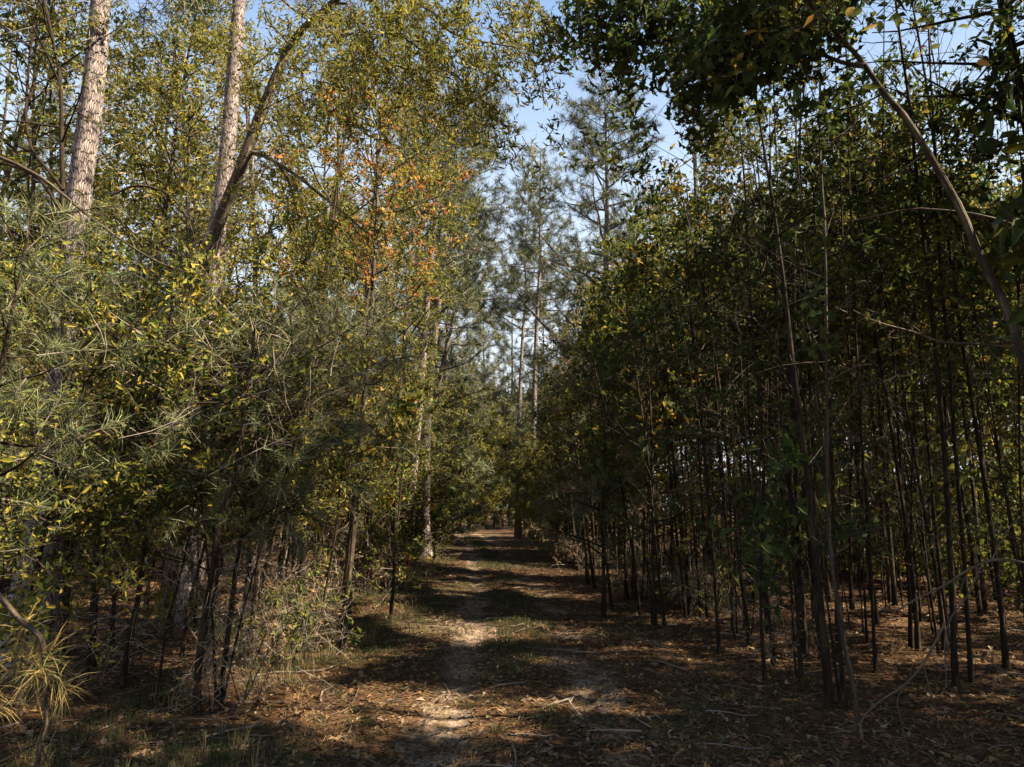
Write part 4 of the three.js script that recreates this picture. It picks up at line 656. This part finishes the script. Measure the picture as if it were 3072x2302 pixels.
// brush, dry and green, along both verges
{
  const r = rng(900);
  const brush = (label, x, d, h, key, group) => { const b = ground(x, -d), t = thing('brush_clump', label, 'brush', b, group), list = [], tw = []; for (let k = 0; k < 3; k++) { const a = U(r, 0, 6.28), top = V(Math.cos(a) * h * 0.4, h * U(r, 0.7, 1), Math.sin(a) * h * 0.4); part('stem', tube([V(0, -0.03, 0), top.clone().multiplyScalar(0.5).add(V(0, 0.06, 0)), top], [0.008, 0.006, 0.003], 4), M.brown, t); } for (let k = 0; k < 26; k++) { const a = U(r, 0, 6.28), q = Math.sqrt(r()) * h * 0.6, p = b.clone().add(V(Math.cos(a) * q, U(r, 0.06, 0.75) * h, Math.sin(a) * q)); (k % 2 ? list : tw).push([p, rdir(r, 0.6), U(r, 0.5, 0.9)]); } crown(t, 'foliage', pick(r, S[key]), matOf(key), list, r, { solid: true, nogap: true }); crown(t, 'dead_twig', pick(r, S.twigs), M.twig, tw, r, { solid: true, nogap: true }); return t; };
  const made = {}; for (let k = 0; k < 90; k++) { const d = U(r, 7, 34), s = r() < 0.55 ? -1 : 1, x = trackX(d) + s * (clearing(d) + U(r, -0.1, 1.3)), dry = r() < 0.55; const kk = (dry ? 'd' : 'g') + k % 5, h = U(r, 0.5, 1.4); if (made[kk]) { again(made[kk], ground(x, -d), U(r, 0, 6.28), h); continue; } made[kk] = brush(dry ? 'low clump of dry tan brush along the edge of the track' : 'low green leafy brush along the edge of the track', x, d, 1, dry ? 'dry' : pick(r, ['gum', 'willow', 'oakGreen']), dry ? 'dry brush clumps' : 'green brush clumps'); }
  brush('sunlit heap of fallen pine boughs behind the verge', (268 - CX) / F * 9.4, 9.4, 0.8, 'pinePale'); brush('dry golden pine shoot among the sunlit saplings', (278 - CX) / F * 9.8, 9.8, 1.6, 'pineTan');
}
// sandy mound on the shaded verge
{
  const g = new THREE.SphereGeometry(0.55, 28, 14, 0, 6.2832, 0, Math.PI / 2), p = g.attributes.position; for (let i = 0; i < p.count; i++) { const x = p.getX(i), z = p.getZ(i), k = Math.max(0, 1 - Math.hypot(x, z) / 0.56); p.setY(i, 0.26 * k * (0.6 + 0.8 * fbm(x * 6 + 5, z * 6)) - 0.02); p.setX(i, x * 1.5); } g.computeVertexNormals();
  const b = onGround(659, 582), m = new THREE.Mesh(g, new THREE.MeshStandardMaterial({ color: new THREE.Color().setRGB(0.34, 0.25, 0.2), bumpMap: litterBump, bumpScale: 0.02, roughness: 1 })); m.name = 'soil_mound'; m.position.copy(b); m.castShadow = m.receiveShadow = true; m.userData = { label: 'small mound of bare sandy soil beside the track', category: 'mound' }; scene.add(m);
}
// ---------------------------------------------------------------- golden pine shoots close by, at the foot of the view
{
  const foot = ground(P(30, 830, 3.2).x, -3.2), t = thing('pine_sprig', 'yellow-green pine seedling with spiky needle tufts close to the verge', 'sapling', foot), loc = (p) => V().subVectors(p, foot), r = rng(950);
  const st = (list, w0, w1, name) => { const c = traced(list, 3.3, 12); part(name, tube(c.map(loc), widths(12, w0, w1, 3.3), 6, 0.15, w0), M.grey, t); };
  const c = curve([foot.clone().add(V(0, -0.05, 0)), P(37, 764, 3.25), P(40, 744, 3.25), P(46, 724, 3.25), P(45, 695, 3.3), P(43, 660, 3.3)], 14); part('trunk', tube(c.map(loc), widths(14, 6, 3, 3.3), 7, 0.15, 2), M.grey, t);
  st([[-30, 570, 3.5], [0, 597, 3.45], [20, 620, 3.4], [42, 640, 3.3], [44, 660, 3.3]], 7, 4, 'branch'); st([[43, 668, 3.3], [52, 680, 3.25], [60, 686, 3.2]], 3, 2, 'branch'); st([[43, 668, 3.3], [30, 664, 3.3], [18, 660, 3.35]], 3, 2, 'branch'); st([[-20, 772, 3.1], [20, 752, 3.1], [40, 742, 3.2], [62, 734, 3.2], [90, 715, 3.3], [120, 692, 3.4]], 2, 1, 'branch'); st([[41, 744, 3.2], [46, 758, 3.2], [50, 768, 3.2]], 2, 1, 'branch');
  for (const [px, py, d, dx, dy] of [[46, 652, 3.3, 0.65, 0.25], [62, 686, 3.2, 0.8, -0.4], [18, 664, 3.35, 0.1, -0.6], [-4, 704, 3.2, 0.4, -0.6], [54, 668, 3.4, 0.8, 0.1], [34, 678, 3.35, 0.2, -0.8]]) { const T = new Tris(), dir = V(dx, dy, 0.25).normalize(); needleTuft(T, r, V(0, 0, 0), dir, 90, 0.17, 0.0032, C.goldNeedle, true); const m = part('needle_tuft', T.geometry(), M.needle, t); m.position.copy(loc(P(px, py, d))); }
}
// ---------------------------------------------------------------- the wood beyond, seen between the stems as one mass
{
  const r = rng(990), lists = [[], [], []], col = new THREE.Color();
  const deep = (k, p, size) => { if (!sunOpen(p, 0.3 * size) && !(p.y > 5 && inGap(p, r))) lists[k % 3].push([p, rdir(r, 0.3), size]); };
  for (let k = 0; k < 4500; k++) { const a = U(r, -0.95, 0.95), d = U(r, 30, 62), x = Math.tan(a) * d, o = x - trackX(d); if (Math.abs(o) < 4.2 && d < 60) continue; deep(k, V(x, Math.pow(r(), 1.3) * Math.min(9.5, tallest(x, d)) + 0.1, -d), U(r, 1.8, 3.2)); }
  for (let k = 0; k < 8000; k++) { const d = U(r, 9, 30), s = k % 3 ? 1 : -1, x = trackX(d) + s * (clearing(d) + 7 + 22 * Math.pow(r(), 1.2)); if (Math.abs(x / d) > 1.1) continue; deep(k, V(x, Math.pow(r(), 1.35) * Math.min(10, tallest(x, d)) + 0.15, -d), U(r, 1.3, 2.4)); }
  for (let k = 0; k < 2600; k++) { const d = U(r, 12, 34), x = trackX(d) + (clearing(d) + 6 + 26 * r()) * (k % 4 ? 1 : -1); if (Math.abs(x / d) > 1.1) continue; deep(k, V(x, 0.1 + 2.6 * r(), -d), U(r, 1.2, 2)); }
  lists.forEach((l, i) => {
    const o = new THREE.InstancedMesh([S.gum[0], S.oakGreen[0], S.gold[0]][i], M.leaf, l.length); o.name = numbered('distant_woods'); o.castShadow = o.receiveShadow = true;
    l.forEach(([p, d, s], k) => { q4.setFromUnitVectors(YUP, d); q5.setFromAxisAngle(YUP, U(r, 0, 6.28)); m4.compose(p, q4.multiply(q5), V(s, s, s)); o.setMatrixAt(k, m4); const t = U(r, 0.8, 1.2); o.setColorAt(k, col.setRGB(t, t, t)); });
    o.userData = { kind: 'stuff', label: ['yellow-green foliage of the distant wood between the stems', 'dark green foliage of the distant wood between the stems', 'golden foliage of the distant wood between the stems'][i], category: 'woods' }; scene.add(o);
  });
}
renderer.render(scene, camera);
